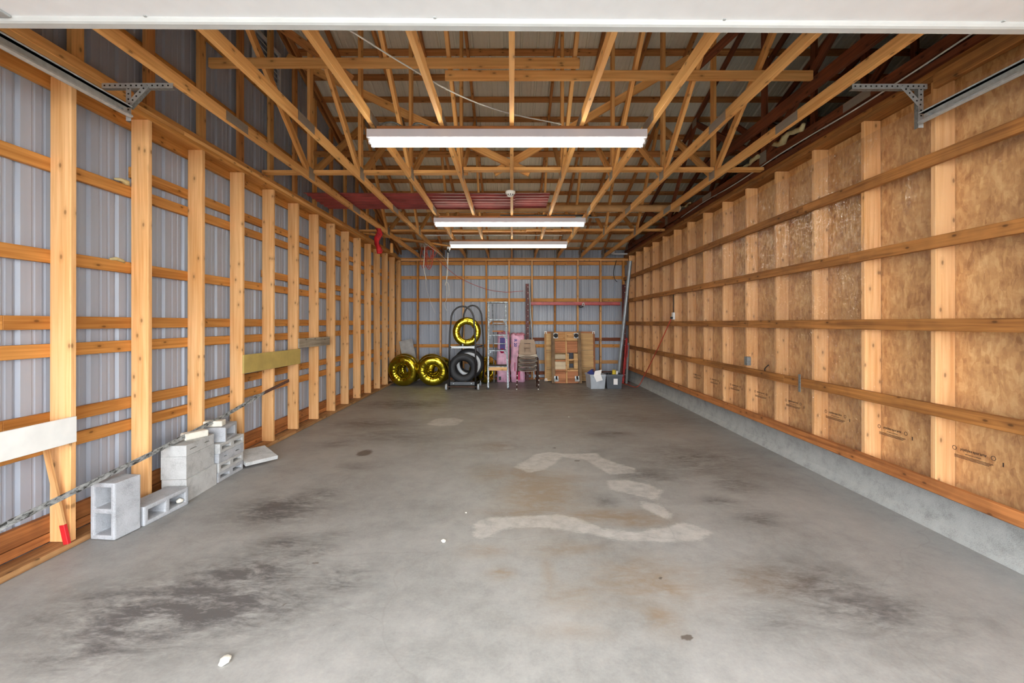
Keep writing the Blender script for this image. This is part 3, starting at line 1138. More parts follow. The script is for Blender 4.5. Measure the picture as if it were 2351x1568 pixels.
lamp(3.79, -1.262, 'largest and nearest twin-tube fluorescent lamp under the trusses')
lamp(6.95, -1.255, 'middle twin-tube fluorescent lamp behind the smoke detector')
l3 = lamp(8.93, -1.285, 'farthest fluorescent lamp with a pull switch at its left end')
box('pull_switch', (-1.345, 8.90, 3.02), (-1.28, 8.96, 3.09), 'vent_white', l3, .006)
cyl('socket', (-1.31, 8.90, 3.03), (-1.31, 8.87, 2.97), .022, 'black_plastic', l3, 12)

# smoke detector
sd = empty('smoke_detector', (-.02, 5.62, Z_TR), 'round white smoke detector under the middle truss chord', 'smoke detector')
RX = Matrix.Rotation(math.radians(90), 4, 'X')
T = Matrix.Translation((-.018, 5.62, Z_TR)) @ RX
lathe('base', [(0, 0), (.066, 0), (.066, -.022), (.062, -.03), (0, -.03)], 'smoke_white', sd, 28, False, T @ Matrix.Diagonal((1, 1, 1, 1)))
lathe('cover', [(0, -.03), (.056, -.03), (.05, -.05), (.034, -.062), (0, -.064)], 'smoke_white', sd, 28, False, T)
for k in range(5):
    a_ = math.pi * (1.15 + .175 * k)
    box('vent_slot', (-.018 + .05 * math.cos(a_) - .006, 5.62 + .05 * math.sin(a_) - .004, Z_TR - .058), (-.018 + .05 * math.cos(a_) + .006, 5.62 + .05 * math.sin(a_) + .004, Z_TR - .044), 'black_plastic', sd)

# ------------------------------------------------------------------ overhead door, tracks and hangers
DR = Matrix.Translation((.085, 0, CAMZ + 1.42)) @ Matrix.Rotation(math.radians(.34), 4, 'Y')
dr = empty('door_1', (.085, 2.0, CAMZ + 1.42), 'white sectional overhead garage door, open flat under the trusses', 'door', kind='structure')
XF[0] = DR
for i in range(5):
    y1 = 2.066 - i * .545
    box('door_section', (-2.72, y1 - .54, 0), (2.72, y1, .045), 'door_white', dr, .004)
V, F = [], []
for x in (-2.6, 2.72):
    for y, z in ((2.006, 0), (2.010, -.008), (2.016, -.017), (2.026, -.022), (2.058, -.024), (2.068, -.016), (2.070, 0)):
        V.append((x, y, z))
for i in range(7):
    F.append((i, (i + 1) % 7, 7 + (i + 1) % 7, 7 + i))
F += [tuple(range(7))[::-1], tuple(range(7, 14))]
mk('stiffening_strut', V, F, 'strut_white', dr)
for x in (-1.8, -.45, .9, 2.2):
    box('rivet', (x, 1.996, -.004), (x + .012, 2.006, 0), 'galv', dr)
rb = box('roller_bracket', (-2.52, 1.92, -.012), (-2.42, 2.004, 0), 'galv', dr, .003)
cyl('bolt', (-2.45, 1.955, -.012), (-2.45, 1.955, -.026), .008, 'galv', rb, 10)
rb = box('roller_bracket', (2.60, 1.92, -.012), (2.70, 2.004, 0), 'galv', dr, .003)
XF[0] = I4


def track(x, z, yend, s, label, xbar0, xbar1, ybar, zbar, label_h):
    """s = +1 opens toward +x"""
    prof = [(0.030, .046), (0.040, .040), (0.034, .034), (0, .034), (0, -.030), (.026, -.040), (.044, -.034), (.042, -.022)]
    V, F = [], []
    pts = []
    for dx, dz in prof:
        pts.append((x + s * dx, z + dz))
    th = .003
    outer = [(px - s * th, pz) for px, pz in pts]
    ring = pts + outer[::-1]
    for y in (Y_FRONT + .3, yend):
        for px, pz in ring:
            V.append((px, y, pz))
    m = len(ring)
    for i in range(m):
        F.append((i, (i + 1) % m, m + (i + 1) % m, m + i))
    t_ = empty('door_track', (x, yend, z), label, 'track', 'overhead door tracks')
    mk('rail', V, F, 'galv', t_)
    cyl('bolt', (x + s * .004, yend - .06, z), (x + s * .03, yend - .06, z), .009, 'galv', t_, 8)
    h = empty('track_hanger', (x, ybar, zbar), label_h, 'bracket', 'perforated track hangers')

    def perf(a, b, nm):
        a, b = Vector(a), Vector(b)
        d = (b - a).normalized()
        L = (b - a).length
        p = board(nm, a, b, .036, .003, 'galv', h, up=(0, 1, 0), bev=0)
        # folded flange of the angle
        off = Vector((0, 0, 1)).cross(d)
        side = Vector((0, 1, 0)).cross(d).normalized()
        board('flange', a + side * .0175 + Vector((0, .016, 0)), b + side * .0175 + Vector((0, .016, 0)), .003, .03, 'galv_dark', p, up=(0, 1, 0), bev=0)
        n_ = int(L / .038)
        for i in range(n_):
            c_ = a + d * (.02 + i * .038)
            V_, F_ = tubegeo([(0, -.0024, 0), (0, 0.0, 0)], .0065, 8)
            mk('hole', V_, F_, 'black_plastic', p, Matrix.Translation(c_), 'perfhole')
    perf((xbar0, ybar, zbar), (xbar1, ybar, zbar), 'cross_bar')
    xo = x - s * .012
    perf((xo, ybar + .004, zbar), (xo, ybar + .004, z - .05), 'drop_bar')
    perf((xo + s * .0, ybar - .006, zbar - .15), (xo + s * .14, ybar - .006, zbar), 'diagonal_bar')


track(-2.74, CAMZ + 1.50, 3.06, 1, 'left galvanised overhead door track beside the metal-clad wall', -2.94, -2.43, 3.08, Z_TR - .018,
      'perforated steel hanger holding the end of the left door track')
track(2.935, CAMZ + 1.455, 3.06, -1, 'right galvanised overhead door track beside the strand board wall', 2.45, 2.99, 3.09, Z_TR - .018,
      'perforated steel hanger holding the end of the right door track')

# ------------------------------------------------------------------ cables overhead
def cord(name, pts, r, mat, label, n=8, cat='cable', seg=6):
    o = tube(name, spline(pts, n), r, mat, None, seg)
    return tag(o, label, cat)


cord('white_cable', [(-1.20, 2.5, zz(1.845)), (-1.03, 2.70, zz(1.845)), (-.78, 3.04, zz(1.84)), (-.45, 3.45, zz(1.84)), (-.05, 3.76, zz(1.84)), (.46, 3.98, zz(1.84))], .006, 'white_cord', 'thin white cable slung between the chords above the nearest lamp')
cord('lamp_cable', [(-1.22, 3.80, zz(1.66)), (-1.18, 3.83, zz(1.76)), (-1.08, 3.9, zz(1.82)), (-.95, 3.95, zz(1.78)), (-.88, 4.0, zz(1.86)), (-.70, 4.1, zz(1.84))], .008, 'galv_dark', 'dark armoured cable looping from the nearest lamp')
cord('wall_cable', [(3.015, y, zz(1.885 + .012 * math.sin(y * 3))) for y in np.arange(1.6, 8.2, .55)], .007, 'white_cord', 'white cable running along the top of the right wall')
for i, (y0, y1, r_) in enumerate(((4.40, 4.95, .034), (5.25, 5.75, .026), (7.2, 8.0, .026))):
    pts = [(3.0 + random.uniform(-.02, .02), y0 + (y1 - y0) * k / 9, Z_TR + .30 + random.uniform(-.02, .03)) for k in range(10)]
    o = tube('insulation_foam', pts, [max(.006, r_ * random.uniform(.2, 1.2)) for _ in range(10)], 'foam', None, 8)
    tag(o, ['big', 'short', 'far'][i] + ' strip of yellowish insulation foam poking out above the right wall', 'insulation')

for i, (y, z, lab) in enumerate(((3.44, CAMZ + 1.13, 'small blob of foam on the upper girt beside the second left stud'), (3.40, CAMZ + .50, 'scrap of pale foam on the girt beside the second left stud'))):
    o = tube('foam_scrap', [(-3.09, y - .1, z - .01), (-3.085, y - .05, z), (-3.085, y, z - .008), (-3.09, y + .03, z - .02)], [.008, .014, .024 - .01 * i, .006], 'foam', None, 7)
    tag(o, lab, 'foam')

# orange extension cord bundle and hanging strings at the back left
eb = empty('extension_cord', (-1.95, 9.7, 3.0), 'tangled orange extension cord bundle hanging from the chords', 'cord')
rr = random.Random(5)
for k in range(7):
    cx = -1.93 + rr.uniform(-.08, .10)
    w = rr.uniform(.07, .16)
    top = 3.26 + rr.uniform(-.05, .02)
    bot = 2.78 + rr.uniform(-.1, .18)
    y = 9.7 + rr.uniform(-.06, .06)
    tube('loop', spline([(cx - w * .4, y, top), (cx - w, y + .02, (top + bot) / 2), (cx - w * .5, y, bot + .05), (cx, y, bot), (cx + w * .5, y, bot + .06), (cx + w, y - .02, (top + bot) / 2 + .05), (cx + w * .4, y, top)], 6), .006, 'orange_cord', eb, 6)
cord('red_line', [(-1.72, 9.8, 2.98), (-1.3, 10.4, 2.62), (-.7, 10.9, 2.38), (-.2, 11.15, 2.31), (.30, 11.22, 2.34)], .006, 'orange_cord', 'red cord sagging across the back wall to the tall post', cat='cord')
cord('dangling_rope', [(-1.94, 9.6, 3.25), (-1.95, 9.58, 3.0), (-1.97, 9.6, 2.75), (-1.93, 9.6, 2.55), (-1.91, 9.6, 2.46)], .008, 'white_cord', 'white cord with knotted end hanging in front of the orange bundle', cat='cord')
cord('hanging_string', [(-1.90, 9.3, 3.25), (-1.55, 10.1, 2.98), (-1.54, 10.1, 2.55), (-1.53, 10.1, 2.1), (-1.58, 10.1, 1.95), (-1.53, 10.1, 1.78)], .006, 'white_cord', 'long white string hanging left of the pull switch cord', cat='string')
cord('pull_cord', [(-1.325, 8.9, 3.0), (-1.33, 8.9, 2.6), (-1.345, 8.9, 2.42), (-1.38, 8.9, 2.28), (-1.36, 8.9, 2.36), (-1.31, 8.9, 2.3), (-1.30, 8.9, 2.15), (-1.315, 8.9, 2.05)], .006, 'white_cord', 'knotted white pull cord hanging from the far lamp switch', cat='string')
cord('thin_string', [(-1.93, 9.6, 2.55), (-1.93, 9.7, 2.3), (-1.86, 9.8, 2.0), (-1.74, 9.8, 1.72)], .003, 'white_cord', 'very thin pale string drifting in front of the back left siding', cat='string')
# red rag
V, F = [], []
for i in range(9):
    tt = i / 8
    for k in range(12):
        a_ = 2 * math.pi * k / 12
        r1 = .045 + .02 * math.sin(3 * a_ + i) + (.02 if i in (2, 3, 7) else 0)
        V.append((-2.44 + .02 * math.sin(i * 1.1) + r1 * math.cos(a_) * .85, 7.84 + r1 * .6 * math.sin(a_), 3.232 - .46 * tt))
for i in range(8):
    for k in range(12):
        F.append((i * 12 + k, i * 12 + (k + 1) % 12, i * 12 + 12 + (k + 1) % 12, i * 12 + 12 + k))
F.append(tuple(range(12)))
F.append(tuple(range(96, 108))[::-1])
tag(mk('red_rag', V, F, 'red_cloth', smooth=True), 'red cloth rag hanging from a chord over the left studs', 'rag')
# flood light in the back right top corner
fl_ = empty('flood_light', (2.75, 11.1, 3.28), 'small white light fixture in the far right top corner', 'light fixture')
box('bracket', (2.62, 11.05, 3.27), (2.98, 11.12, 3.30), 'vent_white', fl_, .004)
box('head', (2.56, 11.02, 3.28), (2.64, 11.12, 3.40), 'vent_white', fl_, .01)

# outlet and red cord on the right wall
ol = empty('wall_outlet', (2.99, 7.93, 1.6), 'white outlet box on the right wall with a cord plugged in', 'outlet')
box('cover', (2.965, 7.88, 1.57), (2.997, 7.97, 1.70), 'vent_white', ol, .005)
cyl('plug', (2.965, 7.925, 1.60), (2.93, 7.925, 1.60), .02, 'black_plastic', ol, 10)
tube('riser_cable', [(2.985, 7.93, 1.70), (2.985, 7.93, 2.05)], .008, 'black_plastic', ol, 6)
cord('power_cord', [(2.94, 7.93, 1.58), (2.93, 8.3, 1.25), (2.94, 8.9, .8), (2.96, 9.5, .4), (2.9, 9.9, .04), (2.8, 10.4, .012), (2.7, 10.8, .012)], .009, 'orange_cord', 'red cord drooping from the right wall outlet to the floor', cat='cord')

# ------------------------------------------------------------------ boards nailed on the left studs
o = board('shelf_board', (XL_IN + .010, -.6, CAMZ - .715), (XL_IN + .010, 2.895, CAMZ - .715), .172, .018, 'white_paint', None, up=(1, 0, 0))
tag(o, 'white painted board nailed across the nearest left studs', 'board')
o = board('shelf_board', (XL_IN + .010, 4.70, CAMZ - .455), (XL_IN + .010, 5.96, CAMZ - .463), .205, .018, 'olive_paint', None, up=(1, 0, 0))
tag(o, 'mustard painted board nailed across the left studs', 'board')
o = board('shelf_board', (XL_IN + .010, 5.92, CAMZ - .284), (XL_IN + .010, 6.92, CAMZ - .29), .132, .018, 'grey_wood', None, up=(1, 0, 0))
tag(o, 'short weathered grey board nailed across the left studs', 'board')
# paint stick
ps = empty('wooden_stake', (-2.96, 2.83, .045), 'wooden stake with red painted end leaning on the nearest left stud', 'stake')
pa, pb = Vector((-2.945, 2.845, .045)), Vector((-3.04, 2.80, .70))
d = (pb - pa)
board('shaft', pa + d * .20, pb, .032, .02, 'pine_board', ps, up=(0, 1, 0))
board('painted_end', pa, pa + d * .20, .034, .022, 'bright_red', ps, up=(0, 1, 0))

# long steel rod
rd = empty('steel_angle', (-2.83, -.7, 0), 'long mottled steel angle leaning along the left studs', 'steel bar')
rp = [(-2.78, -.75, .02), (-2.82, 2.4, .385), (-2.85, 3.4, .475), (-2.88, 4.35, .585), (-2.905, 5.05, .69), (-2.915, 5.62, .755)]
for i in range(len(rp) - 1):
    board('rust_end' if i == 4 else 'flange', rp[i], rp[i + 1], .036, .004, 'rust' if i == 4 else 'rod_steel', rd, up=(1, 0, .1), bev=0)
    a_, b_ = Vector(rp[i]) + Vector((-.016, 0, -.018)), Vector(rp[i + 1]) + Vector((-.016, 0, -.018))
    board('rust_end' if i == 4 else 'flange', a_, b_, .032, .004, 'rust' if i == 4 else 'rod_steel', rd, up=(0, 0, 1), bev=0)


# ------------------------------------------------------------------ concrete blocks
def block_geo(L, W, H, cores, core_r=0.0, rnd=.008):
    """block lying with length L along x, thickness W along y (cores run along y), height H"""
    # outer face with rectangular holes as a grid of quads, extruded along y
    xs_ = [-L / 2]
    for c0, c1 in cores:
        xs_ += [c0, c1]
    xs_.append(L / 2)
    t_ = core_r
    zs = [0, t_, H - t_, H]
    bm = bmesh.new()
    fr = {}
    for iy, y in enumerate((-W / 2, W / 2)):
        for ix, x in enumerate(xs_):
            for iz, z in enumerate(zs):
                fr[(iy, ix, iz)] = bm.verts.new((x, y, z))
    nxs = len(xs_)
    for iy in (0, 1):
        for ix in range(nxs - 1):
            for iz in range(3):
                hole = iz == 1 and ix % 2 == 1
                if not hole:
                    bm.faces.new([fr[(iy, ix, iz)], fr[(iy, ix + 1, iz)], fr[(iy, ix + 1, iz + 1)], fr[(iy, ix, iz + 1)]])
    for ix in range(nxs - 1):
        for iz in (0, 3):
            bm.faces.new([fr[(0, ix, iz)], fr[(0, ix + 1, iz)], fr[(1, ix + 1, iz)], fr[(1, ix, iz)]])
    for iz in range(3):
        for ix in (0, nxs - 1):
            bm.faces.new([fr[(0, ix, iz)], fr[(0, ix, iz + 1)], fr[(1, ix, iz + 1)], fr[(1, ix, iz)]])
    for ix in range(1, nxs - 1, 2):
        for (p, q) in (((ix, 1), (ix + 1, 1)), ((ix + 1, 1), (ix + 1, 2)), ((ix + 1, 2), (ix, 2)), ((ix, 2), (ix, 1))):
            bm.faces.new([fr[(0,) + p], fr[(0,) + q], fr[(1,) + q], fr[(1,) + p]])
    bmesh.ops.recalc_face_normals(bm, faces=bm.faces)
    ed = [e for e in bm.edges if e.calc_face_angle(0) > 1.0]
    bmesh.ops.bevel(bm, geom=ed, offset=rnd, segments=2, affect='EDGES', profile=.6, clamp_overlap=True)
    return bm


def block(label, M, L, W, H, cores, wall, mat='block_grey', rnd=.008, name='concrete_block', group='loose concrete blocks by the left wall'):
    o = from_bm(name, block_geo(L, W, H, cores, wall, rnd), mat, None, M)
    return tag(o, label, 'block', group)


C2 = [(-.165, -.02), (.02, .165)]
RZ = lambda a: Matrix.Rotation(math.radians(a), 4, 'Z')
TR = lambda x, y, z: Matrix.Translation((x, y, z))
# upright block: length vertical, cores along y
block('concrete block standing on end nearest the doorway with two square holes', TR(-2.832, 3.075, .2) @ RZ(-6) @ Matrix.Rotation(math.radians(90), 4, 'Y') @ TR(0, 0, -.095),
      .395, .19, .19, [(-.165, -.018), (.018, .165)], .032, 'block_grey', .01)
# lying block, cores facing the room (local y -> world x)
block('low concrete block lying flat with two holes beside the upright block', TR(-2.80, 3.385, 0) @ RZ(-4) @ RZ(90), .40, .19, .145, C2, .033, 'block_grey', .01)
block('solid pale block at the bottom of the three-block stack', TR(-2.85, 3.81, 0) @ RZ(4) @ RZ(90), .41, .20, .19, [(-.001, .0)], .09, 'block_pale', .014)
block('solid pale block in the middle of the three-block stack', TR(-2.865, 3.81, .191) @ RZ(6) @ RZ(90), .40, .20, .19, [(-.001, .0)], .09, 'block_pale', .014)
block('flat block with thin slits on top of the three-block stack', TR(-2.865, 3.81, .382) @ RZ(6) @ RZ(90), .40, .20, .092, [(-.15, -.05), (.06, .13)], .043, 'block_pale', .006)
LV = ['bottom', 'second', 'third', 'fourth']
for k in range(4):
    slit = [(-.165, -.03), (.03, .165)] if k != 2 else [(-.12, -.07), (.06, .13)]
    block(f'{LV[k]} thin block from the floor in the tall slotted stack', TR(-2.872 + .004 * k, 4.24, .0915 * k) @ RZ(2 + (k % 2)) @ RZ(90), .40, .20, .091, slit, .03 if k != 2 else .041, 'block_pale' if k % 2 else 'block_grey', .006)
block('half concrete block with one square hole topping the tall stack', TR(-2.885, 4.235, .366) @ RZ(14) @ RZ(90), .29, .215, .14, [(-.11, .09)], .028, 'block_grey', .008)
# bricks
o = box('brick', (-.095, -.045, 0), (.095, .045, .06), 'brick_white', None, .008, TR(-2.85, 3.86, .475) @ RZ(62))
tag(o, 'rough white brick on top of the three-block stack', 'brick', 'white bricks on the block stacks')
o = box('brick', (-.085, -.045, 0), (.085, .045, .055), 'brick_white', None, .006, TR(-2.89, 4.17, .507) @ RZ(12))
tag(o, 'smooth white brick on top of the tall slotted stack', 'brick', 'white bricks on the block stacks')
o = box('paving_slab', (-.17, -.16, 0), (.17, .16, .04), 'block_pale', None, .004, TR(-2.78, 4.66, .052) @ RZ(-38) @ Matrix.Rotation(math.radians(9), 4, 'Y'))
tag(o, 'pale paving slab lying tilted behind the tall stack', 'slab')
o = tube('stone_chip', [(-2.735, 3.50, .05), (-2.72, 3.515, .055), (-2.70, 3.53, .05)], [.012, .02, .01], 'brick_white', None, 7)
tag(o, 'small pale stone chip inside the low block hole', 'stone')

# crumbs on the floor
for i, (px, py, r_, lab) in enumerate(((516, 1522, .022, 'largest white crumb at the front of the floor'), (1018, 1244, .016, 'white crumb near the middle of the floor'),
                                       (1070, 1178, .008, 'tiny white crumb above the middle crumb'), (1306, 958, .011, 'far pale crumb in front of the wooden dolly'))):
    x, y = fl(px, py)
    bm = bmesh.new()
    bmesh.ops.create_icosphere(bm, subdivisions=2, radius=r_)
    for v_ in bm.verts:
        v_.co *= random.uniform(.75, 1.2)
        v_.co.z *= .6
        v_.co.y *= 1.5 if i == 0 else 1
    o = from_bm('floor_crumb', bm, 'brick_white', None, TR(x, y, r_ * .5), smooth=True)
    tag(o, lab, 'crumb')


# ------------------------------------------------------------------ tyres
def gold_ring(label, x, y, z, R, r_in, w, yaw=0, tilt=0, seed=1):
    rg = random.Random(seed)
    ph = [rg.uniform(0, 6.28) for _ in range(6)]
    prof = []
    Rc, rc = (R + r_in) / 2, (R - r_in) / 2
    for i in range(24):
        a_ = 2 * math.pi * i / 24
        ca, sa = math.cos(a_), math.sin(a_)
        prof.append((Rc + rc * math.copysign(abs(ca) ** .9, ca), w / 2 * math.copysign(abs(sa) ** .75, sa)))

    def warp(a, u):
        inner = math.cos((u - .5) * 2 * math.pi)
        k = .5 + .5 * inner
        return ((.003 * math.sin(23 * a + ph[0]) + .003 * math.sin(9 * a + ph[1])) * (.15 + k) + .006 * math.sin(2 * a + ph[2]),
                (.004 * math.sin(17 * a + ph[3]) + .004 * math.sin(31 * a + ph[4])) * k * k + .004 * math.sin(5 * a + ph[5]))
    M = TR(x, y, z + R) @ RZ(yaw) @ Matrix.Rotation(math.radians(tilt), 4, 'X')
    o = lathe('foil_wrapped_tyre', prof, 'gold_foil', None, 96, True, M, None, warp)
    return tag(o, label, 'tyre', 'tyres wrapped in gold foil')


gold_ring('gold foil wrapped tyre at the far left in front', -2.60, 10.28, 0.0, .365, .140, .22, -4, 6, 1)
gold_ring('gold foil wrapped tyre leaning right behind the far left one', -2.63, 10.52, 0.035, .365, .130, .20, -6, 7, 2)
gold_ring('gold foil wrapped tyre second from left, left of the black cart', -1.89, 10.28, 0.0, .365, .140, .22, 5, 6, 3)
gold_ring('gold foil wrapped tyre leaning behind the second front one', -1.95, 10.52, 0.03, .365, .130, .20, 8, 7, 4)
gold_ring('gold foil wrapped tyre glimpsed through the hole of the far left tyre', -2.56, 10.80, 0.0, .335, .12, .18, -14, 6, 8)
gold_ring('gold foil wrapped tyre glimpsed through the hole of the second tyre', -1.82, 10.80, 0.0, .335, .12, .18, 14, 6, 9)
gold_ring('gold foil wrapped tyre standing on the black cart shelf', -1.045, 9.99, .965, .335, .165, .20, 3, 0, 5)
gold_ring('gold foil wrapped tyre edge showing left of the ladder', -.82, 10.82, 0.0, .34, .16, .18, 58, 4, 6)
gold_ring('gold foil wrapped tyre behind the ladder feet', -.61, 10.70, 0.0, .34, .16, .18, 58, 4, 7)


def black_tyre(label, x, y, z, R, r_in, w, yaw, tilt, white):
    M = TR(x, y, z + R) @ RZ(yaw) @ Matrix.Rotation(math.radians(tilt), 4, 'X')
    e = empty('car_tyre', (x, y, z), label, 'tyre')
    h = w / 2
    prof = [(r_in, -h * .62), (r_in + .02, -h * .8), (r_in + .06, -h * .98), (R - .05, -h), (R - .018, -h * .86), (R, -h * .7), (R, -h * .34), (R - .008, -h * .32), (R - .008, -h * .26), (R, -h * .24),
            (R, h * .24), (R - .008, h * .26), (R - .008, h * .32), (R, h * .34), (R, h * .7), (R - .018, h * .86), (R - .05, h), (r_in + .06, h * .98), (r_in + .02, h * .8), (r_in, h * .62), (r_in + .012, h * .6), (R - .04, h * .5), (R - .04, -h * .5), (r_in + .012, -h * .6)]
    lathe('casing', prof, 'tyre_rubber', e, 56, True, M)
    for k in range(2):
        s = -1 if k == 0 else 1
        lathe('sidewall_rib', [(R - .045, s * h), (R - .04, s * (h + .003)), (R - .035, s * h), (R - .04, s * (h - .004))], 'tyre_rubber', e, 56, True, M)
    if white:
        lathe('white_sidewall', [(r_in + .025, -h * .86), (r_in + .055, -h * 1.02), (r_in + .105, -h * 1.07), (r_in + .112, -h * 1.0), (r_in + .055, -h * .94)], 'white_rubber', e, 56, True, M)
    return e


black_tyre('plain black tyre on the bottom of the black cart', -1.125, 9.93, .13, .335, .165, .19, 4, 0, False)
black_tyre('whitewall tyre leaning behind the black tyre on the cart', -1.035, 10.30, .17, .36, .175, .19, 6, 4, True)

# ------------------------------------------------------------------ tyre cart
cx0, cy0 = -1.11, 9.66
tc = empty('tyre_cart', (cx0, cy0, 0), 'tall black tubular tyre cart with grey wheels', 'cart')


def hoop(x, y, hw, ztop, zbot, nm):
    pts = [(x - hw, y, zbot), (x - hw, y, .9), (x - hw + .012, y, 1.25)]
    for k in range(0, 13):
        a_ = math.pi - math.pi * k / 12
        pts.append((x + (hw - .04) * math.cos(a_), y, ztop - .30 + .30 * math.sin(a_)))
    pts += [(x + hw - .012, y, 1.25), (x + hw, y, .9), (x + hw, y, zbot)]
    tube(nm, pts, .019, 'black_tube', tc, 10)


hoop(cx0, cy0, .295, 1.88, .02, 'front_hoop')
hoop(cx0 + .16, 10.42, .26, 1.93, .12, 'rear_hoop')
for dx in (-.28, .28):
    tube('side_bar', [(cx0 + dx, cy0, .95), (cx0 + .16 + dx * .9, 10.42, .96)], .014, 'black_tube', tc)
    tube('side_bar', [(cx0 + dx, cy0, .14), (cx0 + .16 + dx * .9, 10.42, .16)], .014, 'black_tube', tc)
board('shelf_bar', (cx0 - .28, cy0 + .06, .955), (cx0 + .28, cy0 + .06, .955), .02, .05, 'galv', tc, up=(0, 0, 1))
board('shelf_bar', (cx0 - .1, 10.38, .955), (cx0 + .42, 10.38, .955), .02, .04, 'black_tube', tc, up=(0, 0, 1))
cyl('shelf_bolt', (cx0 - .0, cy0 + .04, .99), (cx0, cy0 + .05, 1.03), .018, 'galv', tc)
kp = board('kick_plate', (cx0 - .275, cy0, .145), (cx0 + .275, cy0, .145), .012, .07, 'dark_plastic', tc, up=(0, 0, 1))
for dx in (-.2, .2):
    cyl('bolt', (cx0 + dx, cy0 - .005, .145), (cx0 + dx, cy0 - .014, .145), .012, 'galv', kp, 8)
cyl('axle', (cx0 - .37, cy0 - .02, .07), (cx0 + .37, cy0 - .02, .07), .009, 'rust', tc)
for s in (-1, 1):
    M = TR(cx0 + s * .36, cy0 - .02, .07) @ RZ(90)
    wh = lathe('wheel', [(.012, -.02), (.05, -.022), (.066, -.02), (.07, -.012), (.07, .012), (.066, .02), (.05, .022), (.012, .02)], 'grey_plastic', tc, 24, True, M)
    cyl('hub', (cx0 + s * .335, cy0 - .02, .07), (cx0 + s * .385, cy0 - .02, .07), .014, 'galv_dark', wh, 10)
# rear caster of the cart
cyl('caster_stem', (cx0 + .36, 10.3, .07), (cx0 + .36, 10.3, .16), .012, 'galv', tc)
lathe('caster_wheel', [(.008, -.014), (.04, -.014), (.045, 0), (.04, .014), (.008, .014)], 'grey_plastic', tc, 16, True, TR(cx0 + .36, 10.3, .046) @ RZ(70))

# grey card behind the first tyre
o = board('leaning_board', (-2.50, 11.02, .01), (-2.76, 11.16, 1.06), .34, .02, 'grey_card', None, up=(0.1, -1, .1))
tag(o, 'plain grey panel leaning in the back left corner behind gold tyres', 'panel')

# ------------------------------------------------------------------ step ladder
ld = empty('step_ladder', (-.32, 9.8, 0), 'paint-spattered aluminium step ladder against the back clutter', 'ladder')
ly0, ly1 = 9.77, 10.05      # bottom and top of front rails
lt = 1.97
xlb, xrb, xlt, xrt = -.545, -.075, -.55, -.135


def lrail(t_, side):
    x = (xlb + (xlt - xlb) * t_) if side < 0 else (xrb + (xrt - xrb) * t_)
    return Vector((x, ly0 + (ly1 - ly0) * t_, .02 + (lt - .02) * t_))


for s in (-1, 1):
    board('front_rail', lrail(0, s), lrail(1, s), .055, .024, 'alu', ld, up=(s, 0, 0))
    board('rail_flange', lrail(0, s) + Vector((-s * .014, -.028, 0)), lrail(1, s) + Vector((-s * .014, -.028, 0)), .03, .004, 'alu', ld, up=(0, 1, 0))
    board('rear_rail', Vector((-.31 + s * .17 + .04, 10.72, .02)), Vector((-.335 + s * .15 + .03, 10.16, lt - .03)), .035, .022, 'alu', ld, up=(s, 0, 0))
    box('foot', lrail(0, s) + Vector((-.02, -.04, -.02)), lrail(0, s) + Vector((.02, .04, .02)), 'black_plastic', ld, .004)
tp = box('top_cap', (xlt - .03, ly1 - .05, lt), (xrt + .05, ly1 + .20, lt + .035), 'alu', ld, .006)
for i, (z, mt) in enumerate(((1.58, 'alu'), (1.22, 'alu'), (.87, 'dark_step'), (.50, 'dark_step'))):
    t_ = (z - .02) / (lt - .02)
    a_, b_ = lrail(t_, -1), lrail(t_, 1)
    st = board('step', a_ + Vector((.012, .03, 0)), b_ + Vector((-.012, .03, 0)), .10, .028, 'alu', ld)
    board('tread_pad', a_ + Vector((.016, .03, .017)), b_ + Vector((-.016, .03, .017)), .09, .006, mt, st)
    for s, p in ((1, a_), (-1, b_)):
        board('corner_brace', p + Vector((s * .012, -.005, -.09)), p + Vector((s * .075, -.005, -.015)), .028, .005, 'alu', st, up=(0, 1, 0))
board('wood_step', lrail(.235, -1) + Vector((.02, -.035, -.02)), lrail(.235, 1) + Vector((-.02, -.035, -.02)), .04, .075, 'pine_board', ld, up=(0, 0, 1))
board('wood_tread', lrail(.262, -1) + Vector((.015, .05, .0)), lrail(.262, 1) + Vector((-.015, .05, 0)), .17, .02, 'dark_step', ld, up=(0, 0, 1))
for z in (.45, 1.0, 1.5):
    t_ = z / lt
    yy = 10.72 + (10.16 - 10.72) * t_
    board('rear_bar', (-.44, yy, z), (-.13, yy, z), .025, .02, 'alu', ld, up=(0, 1, 0))
box('pail_shelf', (-.45, 9.98, 1.30), (-.20, 10.2, 1.325), 'sill_wood', ld, .003)

